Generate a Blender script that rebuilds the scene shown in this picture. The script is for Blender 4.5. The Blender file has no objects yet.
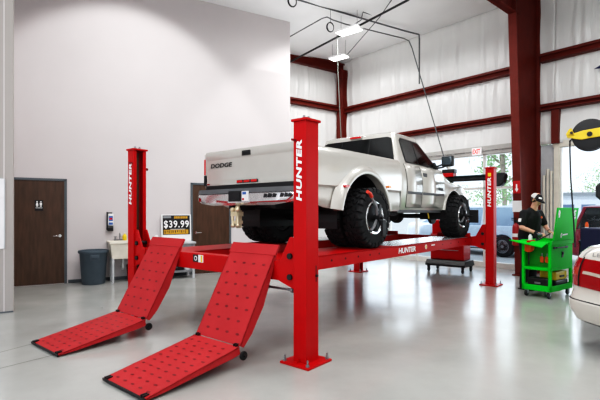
import bpy, bmesh, math, random
from mathutils import Vector, Matrix
random.seed(11)
S = bpy.context.scene
COL = S.collection
PI = math.pi
FPX, CAMH, HY = 437.0, 1.49, 212.3      # focal length in pixels, eye height, horizon row


def pz(px, py, z):
    """world point at height z seen at a pixel of the photograph (survey helper)"""
    d = FPX * (CAMH - z) / (py - HY)
    return Vector(((px - 300) / FPX * d, d, z))


def pd(px, py, d):
    return Vector(((px - 300) / FPX * d, d, CAMH + (HY - py) / FPX * d))


def frame(x, y, z, deg):
    return Matrix.Translation((x, y, z)) @ Matrix.Rotation(math.radians(deg), 4, 'Z')


# ------------------------------------------------------------------ materials
def lin(c):
    out = []
    for v in c:
        v = v / 255.0
        out.append(v / 12.92 if v <= 0.04045 else ((v + 0.055) / 1.055) ** 2.4)
    return out + [1.0]


MATS = {}


def mat(name, rgb, rough=.5, metal=0., coat=0., var=.08, scale=6., bump=0., bscale=40., emit=0., spec=.5, stretch=None):
    if name in MATS:
        return MATS[name]
    m = bpy.data.materials.new(name)
    m.use_nodes = True
    nt = m.node_tree
    b = nt.nodes['Principled BSDF']
    c = lin(rgb)
    b.inputs['Roughness'].default_value = rough
    b.inputs['Metallic'].default_value = metal
    b.inputs['Coat Weight'].default_value = coat
    b.inputs['Coat Roughness'].default_value = .06
    b.inputs['Specular IOR Level'].default_value = spec
    tc = nt.nodes.new('ShaderNodeTexCoord')
    src = tc.outputs['Object']
    if stretch:
        mp = nt.nodes.new('ShaderNodeMapping')
        mp.inputs['Scale'].default_value = stretch
        nt.links.new(src, mp.inputs['Vector'])
        src = mp.outputs['Vector']
    nz = nt.nodes.new('ShaderNodeTexNoise')
    nz.inputs['Scale'].default_value = scale
    nz.inputs['Detail'].default_value = 4
    nt.links.new(src, nz.inputs['Vector'])
    rp = nt.nodes.new('ShaderNodeValToRGB')
    rp.color_ramp.elements[0].position = .3
    rp.color_ramp.elements[1].position = .7
    rp.color_ramp.elements[0].color = [v * (1 - var) for v in c[:3]] + [1]
    rp.color_ramp.elements[1].color = [min(1, v * (1 + var)) for v in c[:3]] + [1]
    nt.links.new(nz.outputs['Fac'], rp.inputs['Fac'])
    nt.links.new(rp.outputs['Color'], b.inputs['Base Color'])
    if bump:
        n2 = nt.nodes.new('ShaderNodeTexNoise')
        n2.inputs['Scale'].default_value = bscale
        n2.inputs['Detail'].default_value = 3
        nt.links.new(src, n2.inputs['Vector'])
        bp = nt.nodes.new('ShaderNodeBump')
        bp.inputs['Strength'].default_value = bump
        bp.inputs['Distance'].default_value = .05
        nt.links.new(n2.outputs['Fac'], bp.inputs['Height'])
        nt.links.new(bp.outputs['Normal'], b.inputs['Normal'])
    if emit:
        b.inputs['Emission Color'].default_value = c
        b.inputs['Emission Strength'].default_value = emit
    MATS[name] = m
    return m


def glass(name, rgb, alpha):
    """thin window glass: mostly see-through with a mirror coat"""
    m = bpy.data.materials.new(name)
    m.use_nodes = True
    nt = m.node_tree
    nt.nodes.clear()
    out = nt.nodes.new('ShaderNodeOutputMaterial')
    tr = nt.nodes.new('ShaderNodeBsdfTransparent')
    tr.inputs['Color'].default_value = lin(rgb)
    gl = nt.nodes.new('ShaderNodeBsdfGlossy')
    gl.inputs['Roughness'].default_value = .02
    mx = nt.nodes.new('ShaderNodeMixShader')
    fr = nt.nodes.new('ShaderNodeFresnel')
    fr.inputs['IOR'].default_value = 1.25
    nt.links.new(fr.outputs['Fac'], mx.inputs['Fac'])
    nt.links.new(tr.outputs['BSDF'], mx.inputs[1])
    nt.links.new(gl.outputs['BSDF'], mx.inputs[2])
    nt.links.new(mx.outputs['Shader'], out.inputs['Surface'])
    MATS[name] = m
    return m


M_red = mat('lift_red', (184, 8, 14), .4, coat=.0, var=.05, spec=.22)
M_ramp = mat('ramp_faded_red', (178, 44, 48), .5, var=.08, scale=3, spec=.3)
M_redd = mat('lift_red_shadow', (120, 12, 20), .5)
M_blk = mat('black_plastic', (22, 22, 24), .45)
M_rub = mat('tire_rubber', (26, 27, 29), .75, var=.2, scale=20)
M_dark = mat('dark_metal', (38, 38, 40), .5, metal=.3)
M_white = mat('white_paint', (232, 232, 232), .5, var=.02)
M_ltr = mat('white_lettering', (245, 245, 245), .5, var=.01)
M_silver = mat('silver_paint', (200, 197, 190), .25, metal=.3, coat=.6, var=.02)
M_chrome = mat('chrome', (215, 215, 215), .12, metal=1., var=.03)
M_steel = mat('steel', (150, 152, 155), .35, metal=.8)
M_walln = mat('wall_paint_shaded', (172, 167, 163), .85, var=.015, scale=1.5)  # same wall paint, darkened to put the nearer wall's shade into its colour
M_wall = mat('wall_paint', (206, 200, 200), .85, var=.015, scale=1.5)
M_ins = mat('white_insulation_vinyl', (226, 226, 224), .3, var=.02, bump=.3, bscale=9., stretch=(1., 1, .12))
M_ceil = mat('ceiling_white', (232, 232, 232), .8, var=.03, scale=1.2)
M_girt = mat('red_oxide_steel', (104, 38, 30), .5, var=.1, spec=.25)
M_girtd = mat('shaded_red_oxide_steel', (98, 30, 20), .6, var=.12, spec=.15)  # copy of the red oxide steel with shade put into its colour
M_door = mat('brown_wood_door', (76, 54, 40), .45, var=.25, scale=3, stretch=(6, 6, .8))
M_frame = mat('door_frame_grey', (88, 95, 100), .5)
M_glassd = mat('dark_car_glass', (14, 18, 20), .08, coat=.5, var=.02)
M_glass = glass('window_glass', (246, 250, 252), .1)
M_bin = mat('bin_grey_blue', (74, 86, 95), .6)
M_cream = mat('cream_plastic', (226, 220, 206), .45)
M_yel = mat('yellow_plastic', (236, 200, 40), .4)
M_green = mat('lime_green_paint', (0, 196, 48), .5, var=.04, spec=.1)
M_greend = mat('green_inside', (22, 150, 34), .45)
M_org = mat('orange_plastic', (235, 92, 24), .4)
M_navy = mat('navy_cover', (26, 30, 62), .6)
M_grey = mat('grey_metal', (140, 143, 146), .45, metal=.3)
M_lgrey = mat('light_grey', (190, 192, 194), .5)
M_brass = mat('brass', (218, 204, 172), .3, metal=.7)
M_redl = mat('red_lens', (200, 16, 22), .15, coat=.6)
M_redld = mat('dark_red_lens', (140, 10, 18), .15, coat=.6)
M_orgl = mat('amber_lens', (240, 130, 30), .15, coat=.6)
M_bluel = mat('blue_label', (52, 98, 170), .5)
M_gold = mat('gold_print', (196, 150, 40), .5)
M_sedan = mat('white_car_paint', (208, 203, 193), .25, coat=.8, var=.015)
M_maroon = mat('maroon_paint', (140, 24, 44), .3, coat=.6)
M_carb = mat('pale_blue_car_paint', (196, 210, 228), .3, coat=.6)
M_carw = mat('far_white_car_paint', (225, 230, 236), .3, coat=.6)
M_skin = mat('skin', (205, 152, 128), .55, var=.05)
M_shirt = mat('black_shirt', (18, 18, 21), .85)
M_trous = mat('dark_trousers', (30, 32, 40), .85)
M_leaf = mat('leaf', (150, 184, 128), .6, var=.35, scale=3)
M_bark = mat('bark', (150, 138, 126), .8)
M_asph = mat('pavement', (176, 174, 170), .85, var=.06, scale=.6)
M_cable = mat('grey_cable', (92, 94, 96), .5)
M_cond = mat('galvanised_conduit', (150, 152, 154), .4, metal=.5)
M_led = mat('led_panel', (255, 255, 255), .5, emit=9., var=0.)
M_glassp = mat('sky_lit_car_glass', (138, 158, 180), .1, coat=.4, var=.05)  # pale tone paints the sky's reflection into the glass colour
M_bld = mat('far_building', (206, 212, 220), .8)


def floor_material():
    m = bpy.data.materials.new('grey_epoxy_floor')
    m.use_nodes = True
    nt = m.node_tree
    b = nt.nodes['Principled BSDF']
    tc = nt.nodes.new('ShaderNodeTexCoord')
    n1 = nt.nodes.new('ShaderNodeTexNoise')
    n1.inputs['Scale'].default_value = .55
    n1.inputs['Detail'].default_value = 6
    n1.inputs['Roughness'].default_value = .6
    nt.links.new(tc.outputs['Object'], n1.inputs['Vector'])
    rp = nt.nodes.new('ShaderNodeValToRGB')
    rp.color_ramp.elements[0].position = .3
    rp.color_ramp.elements[1].position = .72
    rp.color_ramp.elements[0].color = lin((156, 157, 153))
    rp.color_ramp.elements[1].color = lin((180, 180, 175))
    nt.links.new(n1.outputs['Fac'], rp.inputs['Fac'])
    # small dark chips in the coating
    n2 = nt.nodes.new('ShaderNodeTexVoronoi')
    n2.inputs['Scale'].default_value = 1.1
    nt.links.new(tc.outputs['Object'], n2.inputs['Vector'])
    r2 = nt.nodes.new('ShaderNodeValToRGB')
    r2.color_ramp.elements[0].position = .012
    r2.color_ramp.elements[1].position = .02
    r2.color_ramp.elements[0].color = (.25, .25, .25, 1)
    r2.color_ramp.elements[1].color = (1, 1, 1, 1)
    nt.links.new(n2.outputs['Distance'], r2.inputs['Fac'])
    mx = nt.nodes.new('ShaderNodeMix')
    mx.data_type = 'RGBA'
    mx.blend_type = 'MULTIPLY'
    mx.inputs['Factor'].default_value = .8
    nt.links.new(rp.outputs['Color'], mx.inputs['A'])
    nt.links.new(r2.outputs['Color'], mx.inputs['B'])
    nt.links.new(mx.outputs['Result'], b.inputs['Base Color'])
    n3 = nt.nodes.new('ShaderNodeTexNoise')
    n3.inputs['Scale'].default_value = 1.3
    n3.inputs['Detail'].default_value = 1
    nt.links.new(tc.outputs['Object'], n3.inputs['Vector'])
    mr = nt.nodes.new('ShaderNodeMapRange')
    mr.inputs['From Min'].default_value = .3
    mr.inputs['From Max'].default_value = .7
    mr.inputs['To Min'].default_value = .15
    mr.inputs['To Max'].default_value = .23
    nt.links.new(n3.outputs['Fac'], mr.inputs['Value'])
    nt.links.new(mr.outputs['Result'], b.inputs['Roughness'])
    n4 = nt.nodes.new('ShaderNodeTexNoise')
    n4.inputs['Scale'].default_value = 3.
    nt.links.new(tc.outputs['Object'], n4.inputs['Vector'])
    bp = nt.nodes.new('ShaderNodeBump')
    bp.inputs['Strength'].default_value = .04
    bp.inputs['Distance'].default_value = .03
    nt.links.new(n4.outputs['Fac'], bp.inputs['Height'])
    nt.links.new(bp.outputs['Normal'], b.inputs['Normal'])
    b.inputs['Specular IOR Level'].default_value = .6
    return m


M_floor = floor_material()


# ------------------------------------------------------------------ mesh helpers
class B:
    def __init__(s):
        s.bm = bmesh.new()
        s.mi = 0

    def v(s, p):
        return s.bm.verts.new(p)

    def f(s, vs):
        try:
            fc = s.bm.faces.new(vs)
            fc.material_index = s.mi
            return fc
        except ValueError:
            return None

    def box(s, x0, x1, y0, y1, z0, z1, M=None):
        c = [Vector((x, y, z)) for z in (z0, z1) for (x, y) in ((x0, y0), (x1, y0), (x1, y1), (x0, y1))]
        if M:
            c = [M @ p for p in c]
        v = [s.v(p) for p in c]
        for q in ((3, 2, 1, 0), (4, 5, 6, 7), (0, 1, 5, 4), (1, 2, 6, 5), (2, 3, 7, 6), (3, 0, 4, 7)):
            s.f([v[i] for i in q])
        return s

    def prism(s, poly, axis, a, b):
        def mk(p, t):
            return {'x': (t, p[0], p[1]), 'y': (p[0], t, p[1]), 'z': (p[0], p[1], t)}[axis]
        A = [s.v(mk(p, a)) for p in poly]
        C = [s.v(mk(p, b)) for p in poly]
        n = len(poly)
        s.f(A[::-1])
        s.f(C)
        for i in range(n):
            s.f([A[i], A[(i + 1) % n], C[(i + 1) % n], C[i]])
        return s

    def loft(s, secs, closed=True, caps=True):
        R = [[s.v(p) for p in sec] for sec in secs]
        n = len(R[0])
        for i in range(len(R) - 1):
            for j in range(n if closed else n - 1):
                k = (j + 1) % n
                s.f([R[i][j], R[i][k], R[i + 1][k], R[i + 1][j]])
        if caps:
            s.f(R[0][::-1])
            s.f(R[-1])
        return s

    def cyl(s, p0, p1, r0, r1=None, n=16, caps=True):
        p0, p1 = Vector(p0), Vector(p1)
        r1 = r0 if r1 is None else r1
        d = (p1 - p0).normalized()
        a = d.orthogonal().normalized()
        b = d.cross(a)
        return s.loft([[p + (a * math.cos(2 * PI * i / n) + b * math.sin(2 * PI * i / n)) * r for i in range(n)]
                       for p, r in ((p0, r0), (p1, r1))], True, caps)

    def tube(s, pts, r, n=8):
        pts = [Vector(p) for p in pts]
        secs = []
        a = None
        for i, p in enumerate(pts):
            d = (pts[min(i + 1, len(pts) - 1)] - pts[max(i - 1, 0)]).normalized()
            if a is None:
                a = d.orthogonal().normalized()
            a = (a - d * a.dot(d)).normalized()
            b = d.cross(a)
            secs.append([p + (a * math.cos(2 * PI * k / n) + b * math.sin(2 * PI * k / n)) * r for k in range(n)])
        return s.loft(secs)

    def lathe(s, prof, o=(0, 0, 0), axis='z', n=32, close=False):
        o = Vector(o)
        secs = []
        for r, h in prof:
            ring = []
            for i in range(n):
                c, q = math.cos(2 * PI * i / n) * r, math.sin(2 * PI * i / n) * r
                ring.append(o + Vector({'z': (c, q, h), 'y': (q, h, c), 'x': (h, c, q)}[axis]))
            secs.append(ring)
        if close:
            secs.append(secs[0])
            R = [[s.v(p) for p in sec] for sec in secs[:-1]]
            R.append(R[0])
            for i in range(len(R) - 1):
                for j in range(n):
                    k = (j + 1) % n
                    s.f([R[i][j], R[i][k], R[i + 1][k], R[i + 1][j]])
            return s
        return s.loft(secs)

    def ball(s, c, r, M=None, nu=16, nv=10):
        c = Vector(c)
        rx, ry, rz = r if isinstance(r, (tuple, list)) else (r, r, r)
        secs = []
        for j in range(1, nv):
            t = PI * j / nv
            ring = []
            for i in range(nu):
                a = 2 * PI * i / nu
                p = Vector((rx * math.sin(t) * math.cos(a), ry * math.sin(t) * math.sin(a), -rz * math.cos(t)))
                ring.append(c + (M @ p if M else p))
            secs.append(ring)
        return s.loft(secs)

    def capsule(s, p0, r0, p1, r1, n=14):
        p0, p1 = Vector(p0), Vector(p1)
        d = p1 - p0
        L = d.length
        d = d.normalized() if L > 1e-6 else Vector((0, 0, 1))
        a = d.orthogonal().normalized()
        b = d.cross(a)
        st = []
        for t in (-80, -50, -20):
            st.append((p0 + d * r0 * math.sin(math.radians(t)), r0 * math.cos(math.radians(t))))
        st += [(p0, r0), (p1, r1)]
        for t in (20, 50, 80):
            st.append((p1 + d * r1 * math.sin(math.radians(t)), r1 * math.cos(math.radians(t))))
        return s.loft([[p + (a * math.cos(2 * PI * i / n) + b * math.sin(2 * PI * i / n)) * r for i in range(n)] for p, r in st])

    def quad(s, *pts):
        s.f([s.v(p) for p in pts])
        return s

    def obj(s, name, mats, parent=None, M=None, smooth=None, bevel=0., seg=2):
        bmesh.ops.recalc_face_normals(s.bm, faces=s.bm.faces[:])
        me = bpy.data.meshes.new(name)
        s.bm.to_mesh(me)
        s.bm.free()
        return mkobj(name, me, mats, parent, M, smooth, bevel, seg)


def mkobj(name, me, mats, parent=None, M=None, smooth=None, bevel=0., seg=2):
    o = bpy.data.objects.new(name, me)
    COL.objects.link(o)
    for m in (mats if isinstance(mats, (list, tuple)) else [mats]):
        me.materials.append(m)
    if parent:
        o.parent = parent
    if M is not None:
        o.matrix_local = M
    if smooth is not None:
        me.polygons.foreach_set('use_smooth', [True] * len(me.polygons))
        me.set_sharp_from_angle(angle=math.radians(smooth))
    if bevel:
        b = o.modifiers.new('edge', 'BEVEL')
        b.width = bevel
        b.segments = seg
        b.limit_method = 'ANGLE'
        b.angle_limit = math.radians(40)
    return o


def empty(name, M):
    o = bpy.data.objects.new(name, None)
    o.empty_display_size = .1
    COL.objects.link(o)
    o.matrix_world = M
    return o


def tag(o, label, cat, group=None, kind=None):
    o['label'] = label
    o['category'] = cat
    if group:
        o['group'] = group
    if kind:
        o['kind'] = kind
    return o


def struct(o, label=None):
    o['kind'] = 'structure'
    if label:
        o['label'] = label
    return o


def bake(o):
    """replace the mesh by its evaluated mesh"""
    bpy.context.view_layer.update()
    dg = bpy.context.evaluated_depsgraph_get()
    me = bpy.data.meshes.new_from_object(o.evaluated_get(dg))
    o.modifiers.clear()
    o.data = me
    return o


def cut(o, cutters):
    for c in cutters:
        md = o.modifiers.new('cut', 'BOOLEAN')
        md.operation = 'DIFFERENCE'
        md.object = c
        md.solver = 'EXACT'
    bake(o)
    for c in cutters:
        bpy.data.objects.remove(c)
    return o


def text(name, body, m, parent, org, right, up, h, w=None, bold=0., shear=0., space=1.):
    cu = bpy.data.curves.new('t', 'FONT')
    cu.body = body
    cu.size = 1.
    cu.offset = bold
    cu.shear = shear
    cu.space_character = space
    cu.resolution_u = 3
    t = bpy.data.objects.new('t', cu)
    COL.objects.link(t)
    bpy.context.view_layer.update()
    me = bpy.data.meshes.new_from_object(t.evaluated_get(bpy.context.evaluated_depsgraph_get()))
    bpy.data.objects.remove(t)
    xs = [v.co.x for v in me.vertices]
    ys = [v.co.y for v in me.vertices]
    cx, cy = (min(xs) + max(xs)) / 2, (min(ys) + max(ys)) / 2
    sy = h / (max(ys) - min(ys))
    sx = (w / (max(xs) - min(xs))) if w else sy
    R, U = Vector(right).normalized(), Vector(up).normalized()
    N = R.cross(U)
    for v in me.vertices:
        v.co = Vector(org) + R * (v.co.x - cx) * sx + U * (v.co.y - cy) * sy + N * .003
    me.update()
    return mkobj(name, me, m, parent)


def pieces(o):
    """give every separate piece of a part a mesh object of its own"""
    bm = bmesh.new(); bm.from_mesh(o.data)
    left, groups = set(bm.faces), []
    while left:
        st = [left.pop()]; g = []
        while st:
            f = st.pop(); g.append(f)
            for v in f.verts:
                for f2 in v.link_faces:
                    if f2 in left:
                        left.discard(f2); st.append(f2)
        groups.append(sorted(f.index for f in g))
    groups.sort()
    bm.free()
    if len(groups) < 2:
        return [o]
    res = []
    for k, g in enumerate(groups):
        bm = bmesh.new(); bm.from_mesh(o.data)
        keep = set(g)
        bmesh.ops.delete(bm, geom=[f for f in bm.faces if f.index not in keep], context='FACES')
        me = bpy.data.meshes.new(o.name.split('.')[0]); bm.to_mesh(me); bm.free()
        for m in o.data.materials:
            me.materials.append(m)
        c = o.copy(); c.data = me; COL.objects.link(c)
        res.append(c)
    bpy.data.objects.remove(o)
    return res


def copy_tree(o, parent=None):
    c = o.copy()
    COL.objects.link(c)
    if parent:
        c.parent = parent
    for ch in list(o.children):
        copy_tree(ch, c)
    return c


# ------------------------------------------------------------------ frames
LIFT = frame(.06, 4.352, 0, 50.1)       # x along the lift, y to its left
RW = frame(4.94, 12.1, 0, -49.0)        # right wall: x toward the near right, y outward
LW = frame(-5.736, 8.716, 0, 29.3)      # left wall: x to the right, y behind the wall
BWO = RW @ Vector((-5.18, 0, 0))        # back corner
BW = frame(BWO.x, BWO.y, 0, 180 + 35.2)  # back wall: x from corner to the left


def lw_s(px):
    r = (px - 300) / FPX
    a = math.radians(29.3)
    return (r * 8.716 + 5.736) / (math.cos(a) - r * math.sin(a))
# ------------------------------------------------------------------ the setting
def plane_z():
    inv = RW.inverted()
    ya = (inv @ LW @ Vector((6.27, 0, 0))).y
    return lambda x, y: max(6.62, 6.93 + .31 * (inv @ Vector((x, y, 0))).y / -ya)


zc = plane_z()


def zf(F, s, y=0.):
    p = F @ Vector((s, y, 0))
    return zc(p.x, p.y)


def wall(name, F, s0, s1, z0, z1, y0, y1, m, label):
    """wall piece between s0 and s1; z1=None means up to the ceiling"""
    b = B()
    t0 = zf(F, s0) + .03 if z1 is None else z1
    t1 = zf(F, s1) + .03 if z1 is None else z1
    b.prism([(s0, z0), (s1, z0), (s1, t1), (s0, t0)], 'y', y0, y1)
    return struct(b.obj(name, m, M=F), label)


b = B()
pts = [RW @ Vector(p) for p in ((-9, .12, 0), (13, .12, 0), (13, -17, 0), (-9, -17, 0))]
b.quad(*pts)
struct(b.obj('floor', M_floor), 'glossy pale grey epoxy floor')
b = B()
N = 12
g = [[None] * (N + 1) for _ in range(N + 1)]
for i in range(N + 1):
    for j in range(N + 1):
        p = RW @ Vector((-9 + 22 * i / N, .15 - 17.2 * j / N, 0))
        p.z = zc(p.x, p.y)
        g[i][j] = b.v(p)
for i in range(N):
    for j in range(N):
        b.f([g[i][j], g[i][j + 1], g[i + 1][j + 1], g[i + 1][j]])
struct(b.obj('ceiling', M_ceil), 'white insulated ceiling')

def insulated(name, F, s0, s1, z0, y0, sg_, label, seed):
    """wall covered by loose vinyl-faced insulation: real folds between the girts"""
    rnd = random.Random(seed)
    folds = []
    s = s0
    while s < s1:
        folds.append((s, rnd.uniform(.02, .075), rnd.uniform(.025, .08), rnd.uniform(-.06, .06), rnd.uniform(2.5, 7), rnd.uniform(1.2, 3.)))
        s += rnd.uniform(.14, .5)
    seams = [s0 + .4 + 1.22 * k for k in range(int((s1 - s0) / 1.22) + 1)]
    b = B()
    ns = int((s1 - s0) / .045)
    nz = 34
    V = []
    for j in range(nz + 1):
        row = []
        for i in range(ns + 1):
            s = s0 + (s1 - s0) * i / ns
            top = zf(F, s) + .03
            z = z0 + (top - z0) * j / nz
            band = abs(math.sin(PI * (z - 3.94) / 1.26))
            h = .05 * band
            for fs, amp, wd, lean, zmid, zw in folds:
                d = (s - fs - lean * (z - 4)) / wd
                if abs(d) < 3:
                    h += amp * math.exp(-d * d) * (.25 + .75 * band) * math.exp(-((z - zmid) / zw) ** 2)
            for q in seams:
                h -= .03 * math.exp(-((s - q) / .03) ** 2)
            row.append(b.v((s, sg_ * h, z)))
        V.append(row)
    for j in range(nz):
        for i in range(ns):
            b.f([V[j][i], V[j][i + 1], V[j + 1][i + 1], V[j + 1][i]])
    o = b.obj(name, M_ins, M=F, smooth=180)
    sd = o.modifiers.new('backing', 'SOLIDIFY'); sd.thickness = .1; sd.offset = 0
    sd.thickness = .02
    return struct(o, label)


HEAD = 3.05
insulated('wall_right', RW, -5.2, 1.95, HEAD + .1, 0, -1, 'white insulated wall above the shop windows', 1)
insulated('wall_right', RW, 1.95, 13, HEAD + .1, 0, -1, 'white insulated wall right of the red column', 2)
wall('wall_right', RW, 1.15, 1.95, 0, HEAD + .1, 0, .12, M_lgrey, 'wall pier behind the red column')
wall('wall_right', RW, 6.2, 13, 0, HEAD + .1, 0, .12, M_white, 'white wall at the far right')
insulated('wall_back', BW, -.1, 6.5, 0, 0, 1, 'white insulated back wall with red girts', 3)
wall('wall_left', LW, -4, 6.27, 0, None, 0, .15, M_wall, 'pale grey left wall with two brown doors')
RET = LW @ frame(6.27, 0, 0, 90)
wall('wall_left', RET, 0.15, 6, 0, None, 0, .15, M_wall, 'return wall at the far end of the left wall')
NEAR = frame(-4.285, 6.53, 0, 180 + 29.3)
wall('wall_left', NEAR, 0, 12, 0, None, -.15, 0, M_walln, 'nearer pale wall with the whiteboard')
_a = Vector((-4.285, 6.53, 0)); _b = LW @ Vector((-.3, 0, 0))
RET2 = frame(_a.x, _a.y, 0, math.degrees(math.atan2(_b.y - _a.y, _b.x - _a.x)))
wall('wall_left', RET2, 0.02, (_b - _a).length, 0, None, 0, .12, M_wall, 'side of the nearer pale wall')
wall('wall_front', RW @ frame(13, 0, 0, -90), 0, 17, 0, None, 0, .15, M_white, 'white wall behind the viewer')

# baseboards
b = B(); b.box(lw_s(67) + .02, lw_s(190), -.012, 0, 0, .07)
struct(b.obj('baseboard_left', M_frame, M=LW), 'dark baseboard along the left wall')
b = B(); b.box(0, 12, 0, .006, 0, .02)
struct(b.obj('baseboard_left_near', M_frame, M=NEAR), 'baseboard under the whiteboard wall')

# red girts and columns
def girt(F, s0, s1, z0, z1, inward, label):
    b = B()
    y = inward
    b.box(s0, s1, min(0, y), max(0, y), z1 - .012, z1)
    b.box(s0, s1, min(y, y * .94), max(y, y * .94), z1 - .06, z1)
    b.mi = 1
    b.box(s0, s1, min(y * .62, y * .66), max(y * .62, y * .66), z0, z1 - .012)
    b.mi = 0
    b.box(s0, s1, min(0, y), max(0, y), z0, z0 + .012)
    b.box(s0, s1, min(y, y * .94), max(y, y * .94), z0, z0 + .03)
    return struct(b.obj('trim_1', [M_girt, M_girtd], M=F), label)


girt(RW, -5.1, 1.45, 5.05, 5.25, -.2, 'upper red girt on the right wall')
girt(RW, -5.1, 1.45, 3.86, 4.02, -.2, 'lower red girt on the right wall')
girt(RW, 1.65, 13, 5.17, 5.37, -.2, 'upper red girt right of the column')
girt(RW, 1.65, 13, 3.97, 4.13, -.2, 'lower red girt right of the column')
girt(BW, .2, 6.4, 5.12, 5.32, .2, 'red girt on the back wall')
girt(BW, .05, 6.4, 6.52, 6.86, .2, 'red eave beam on the back wall')
b = B()
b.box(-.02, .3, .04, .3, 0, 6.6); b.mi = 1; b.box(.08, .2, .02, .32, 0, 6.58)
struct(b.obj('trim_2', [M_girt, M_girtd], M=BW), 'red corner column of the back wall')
b = B(); b.box(1.9, 2.07, -.16, 0, HEAD + .1, 4.0)
struct(b.obj('trim_3', M_girt, M=RW), 'short red post over the right window')

# the tapered frame column and its rafter
b = B()
def yin(z): return -1.07 - .062 * z
sw = 1.53
for (ya, yb, mi) in ((lambda z: yin(z), lambda z: yin(z) + .03, 0), (lambda z: -.08, lambda z: -.02, 0)):
    b.mi = mi
    secs = [[(1.437, ya(z), z), (1.62, ya(z), z), (1.62, yb(z), z), (1.437, yb(z), z)] for z in (0, 6.1, 6.9)]
    b.loft(secs)
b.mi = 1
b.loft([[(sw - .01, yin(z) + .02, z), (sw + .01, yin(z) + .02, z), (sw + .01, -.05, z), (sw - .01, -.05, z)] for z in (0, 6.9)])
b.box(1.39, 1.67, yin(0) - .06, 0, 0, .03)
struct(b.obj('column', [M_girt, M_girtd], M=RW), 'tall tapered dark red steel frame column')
b = B()
def rz(y): return 6.05 + .0 * (-y - 1.3)
b.mi = 0
b.loft([[(1.437, y, rz(y)), (1.62, y, rz(y)), (1.62, y, rz(y) + .03), (1.437, y, rz(y) + .03)] for y in (-1.3, -12)])
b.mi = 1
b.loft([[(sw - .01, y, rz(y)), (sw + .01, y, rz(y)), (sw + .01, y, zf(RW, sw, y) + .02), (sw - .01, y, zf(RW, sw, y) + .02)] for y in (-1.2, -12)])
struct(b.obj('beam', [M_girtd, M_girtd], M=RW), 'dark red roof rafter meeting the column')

# shop windows in the right wall
def window(name, s0, s1, muls, trans, door=None):
    b = B()
    fr = .06
    b.box(s0, s1, -.03, .1, HEAD, HEAD + .12)
    b.box(s0, s1, -.03, .1, 0, .14)
    for s in [s0 + fr / 2, s1 - fr / 2] + muls:
        b.box(s - fr / 2, s + fr / 2, -.02, .09, .14, HEAD)
    if trans:
        b.box(s0, s1, -.02, .09, trans - .03, trans + .03)
    w = struct(b.obj(name, mat('window_frame_white', (214, 212, 206), .5), M=RW), 'white framed shop windows on the right wall')
    g = B(); g.box(s0, s1, .03, .036, .1, HEAD)
    g.obj('glass_pane', M_glass, w)
    return w


window('window_1', -5.1, 1.15, [-4.1, -3.05, -2.0, -.9, .17], 2.15)
window('window_2', 2.02, 6.2, [4.1], None)
b = B(); b.box(-5.1, 1.4, -.1, 0, HEAD + .12, HEAD + .24); b.box(-5.1, 1.4, -.06, 0, HEAD + .02, HEAD + .12)
struct(b.obj('trim_4', mat('lintel_grey', (176, 174, 170), .5), M=RW), 'grey lintel over the shop windows')
b = B(); b.box(1.9, 6.3, -.06, 0, HEAD + .02, HEAD + .16); b.box(1.93, 2.05, -.06, .0, 0, HEAD + .02)
struct(b.obj('trim_5', M_cream, M=RW), 'cream casing around the right window')
# white vertical pipe sleeves beside the column
for k, (s, r, h) in enumerate(((1.70, .03, 2.4), (1.785, .028, 2.55), (1.865, .03, 2.5))):
    b = B(); b.cyl((s, -.05, 0), (s, -.05, h), r, n=12); b.box(s - r, s + r, -.02, 0, h - .06, h)
    tag(b.obj('conduit', M_cream, M=RW, smooth=40), ('white vertical conduit next to the red column', 'white vertical conduit in the middle beside the window casing', 'white vertical conduit touching the window casing')[k], 'conduit', 'white conduits beside the column')

# doors in the left wall
def door(name, s0, s1, h, label, hinge_left, sign=False):
    fw = .05
    b = B()
    b.box(s0, s0 + fw, -.025, 0, 0, h); b.box(s1 - fw, s1, -.025, 0, 0, h); b.box(s0, s1, -.025, 0, h - fw, h)
    fr = struct(b.obj(name, M_frame, M=LW, bevel=.004), label)
    p = B(); p.box(s0 + fw, s1 - fw, -.008, 0, .01, h - fw)
    dp = p.obj('door_panel', M_door, fr)
    hs = s1 - .13 if hinge_left else s0 + .13
    q = B(); q.cyl((hs, -.008, 1.0), (hs, -.02, 1.0), .03); q.cyl((hs, -.02, 1.0), (hs, -.06, 1.0), .01)
    q.tube([(hs, -.06, 1.0), (hs + (.12 if not hinge_left else -.12), -.06, 1.0)], .01)
    q.obj('handle', M_chrome, dp, smooth=40)
    return fr, dp


d1, dp1 = door('door_1', -.06, lw_s(67), 2.19, 'brown restroom door in a grey frame', True)
lw = lw_s
s = lw(39)
q = B(); q.box(s - .075, s + .075, -.014, -.008, 1.52, 1.74)
sg = q.obj('restroom_sign', M_blk, dp1)
q = B()
for k in (-1, 1):
    c = s + k * .033
    q.lathe([(.014, -.016), (.014, -.0145)], (c, 0, 1.705), 'y', 14)
    if k < 0:
        q.prism([(c - .012, 1.685), (c + .012, 1.685), (c + .024, 1.63), (c - .024, 1.63)], 'y', -.016, -.0145)
    else:
        q.box(c - .02, c + .02, -.016, -.0145, 1.64, 1.685)
    q.box(c - .014, c - .003, -.016, -.0145, 1.60, 1.645); q.box(c + .003, c + .014, -.016, -.0145, 1.60, 1.645)
q.box(s - .06, s + .06, -.016, -.0145, 1.575, 1.585)
q.obj('pictogram', M_ltr, sg)
door('door_2', lw(190.5), lw(190.5) + 1.02, 2.2, 'brown door in a grey frame behind the truck', False)

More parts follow.
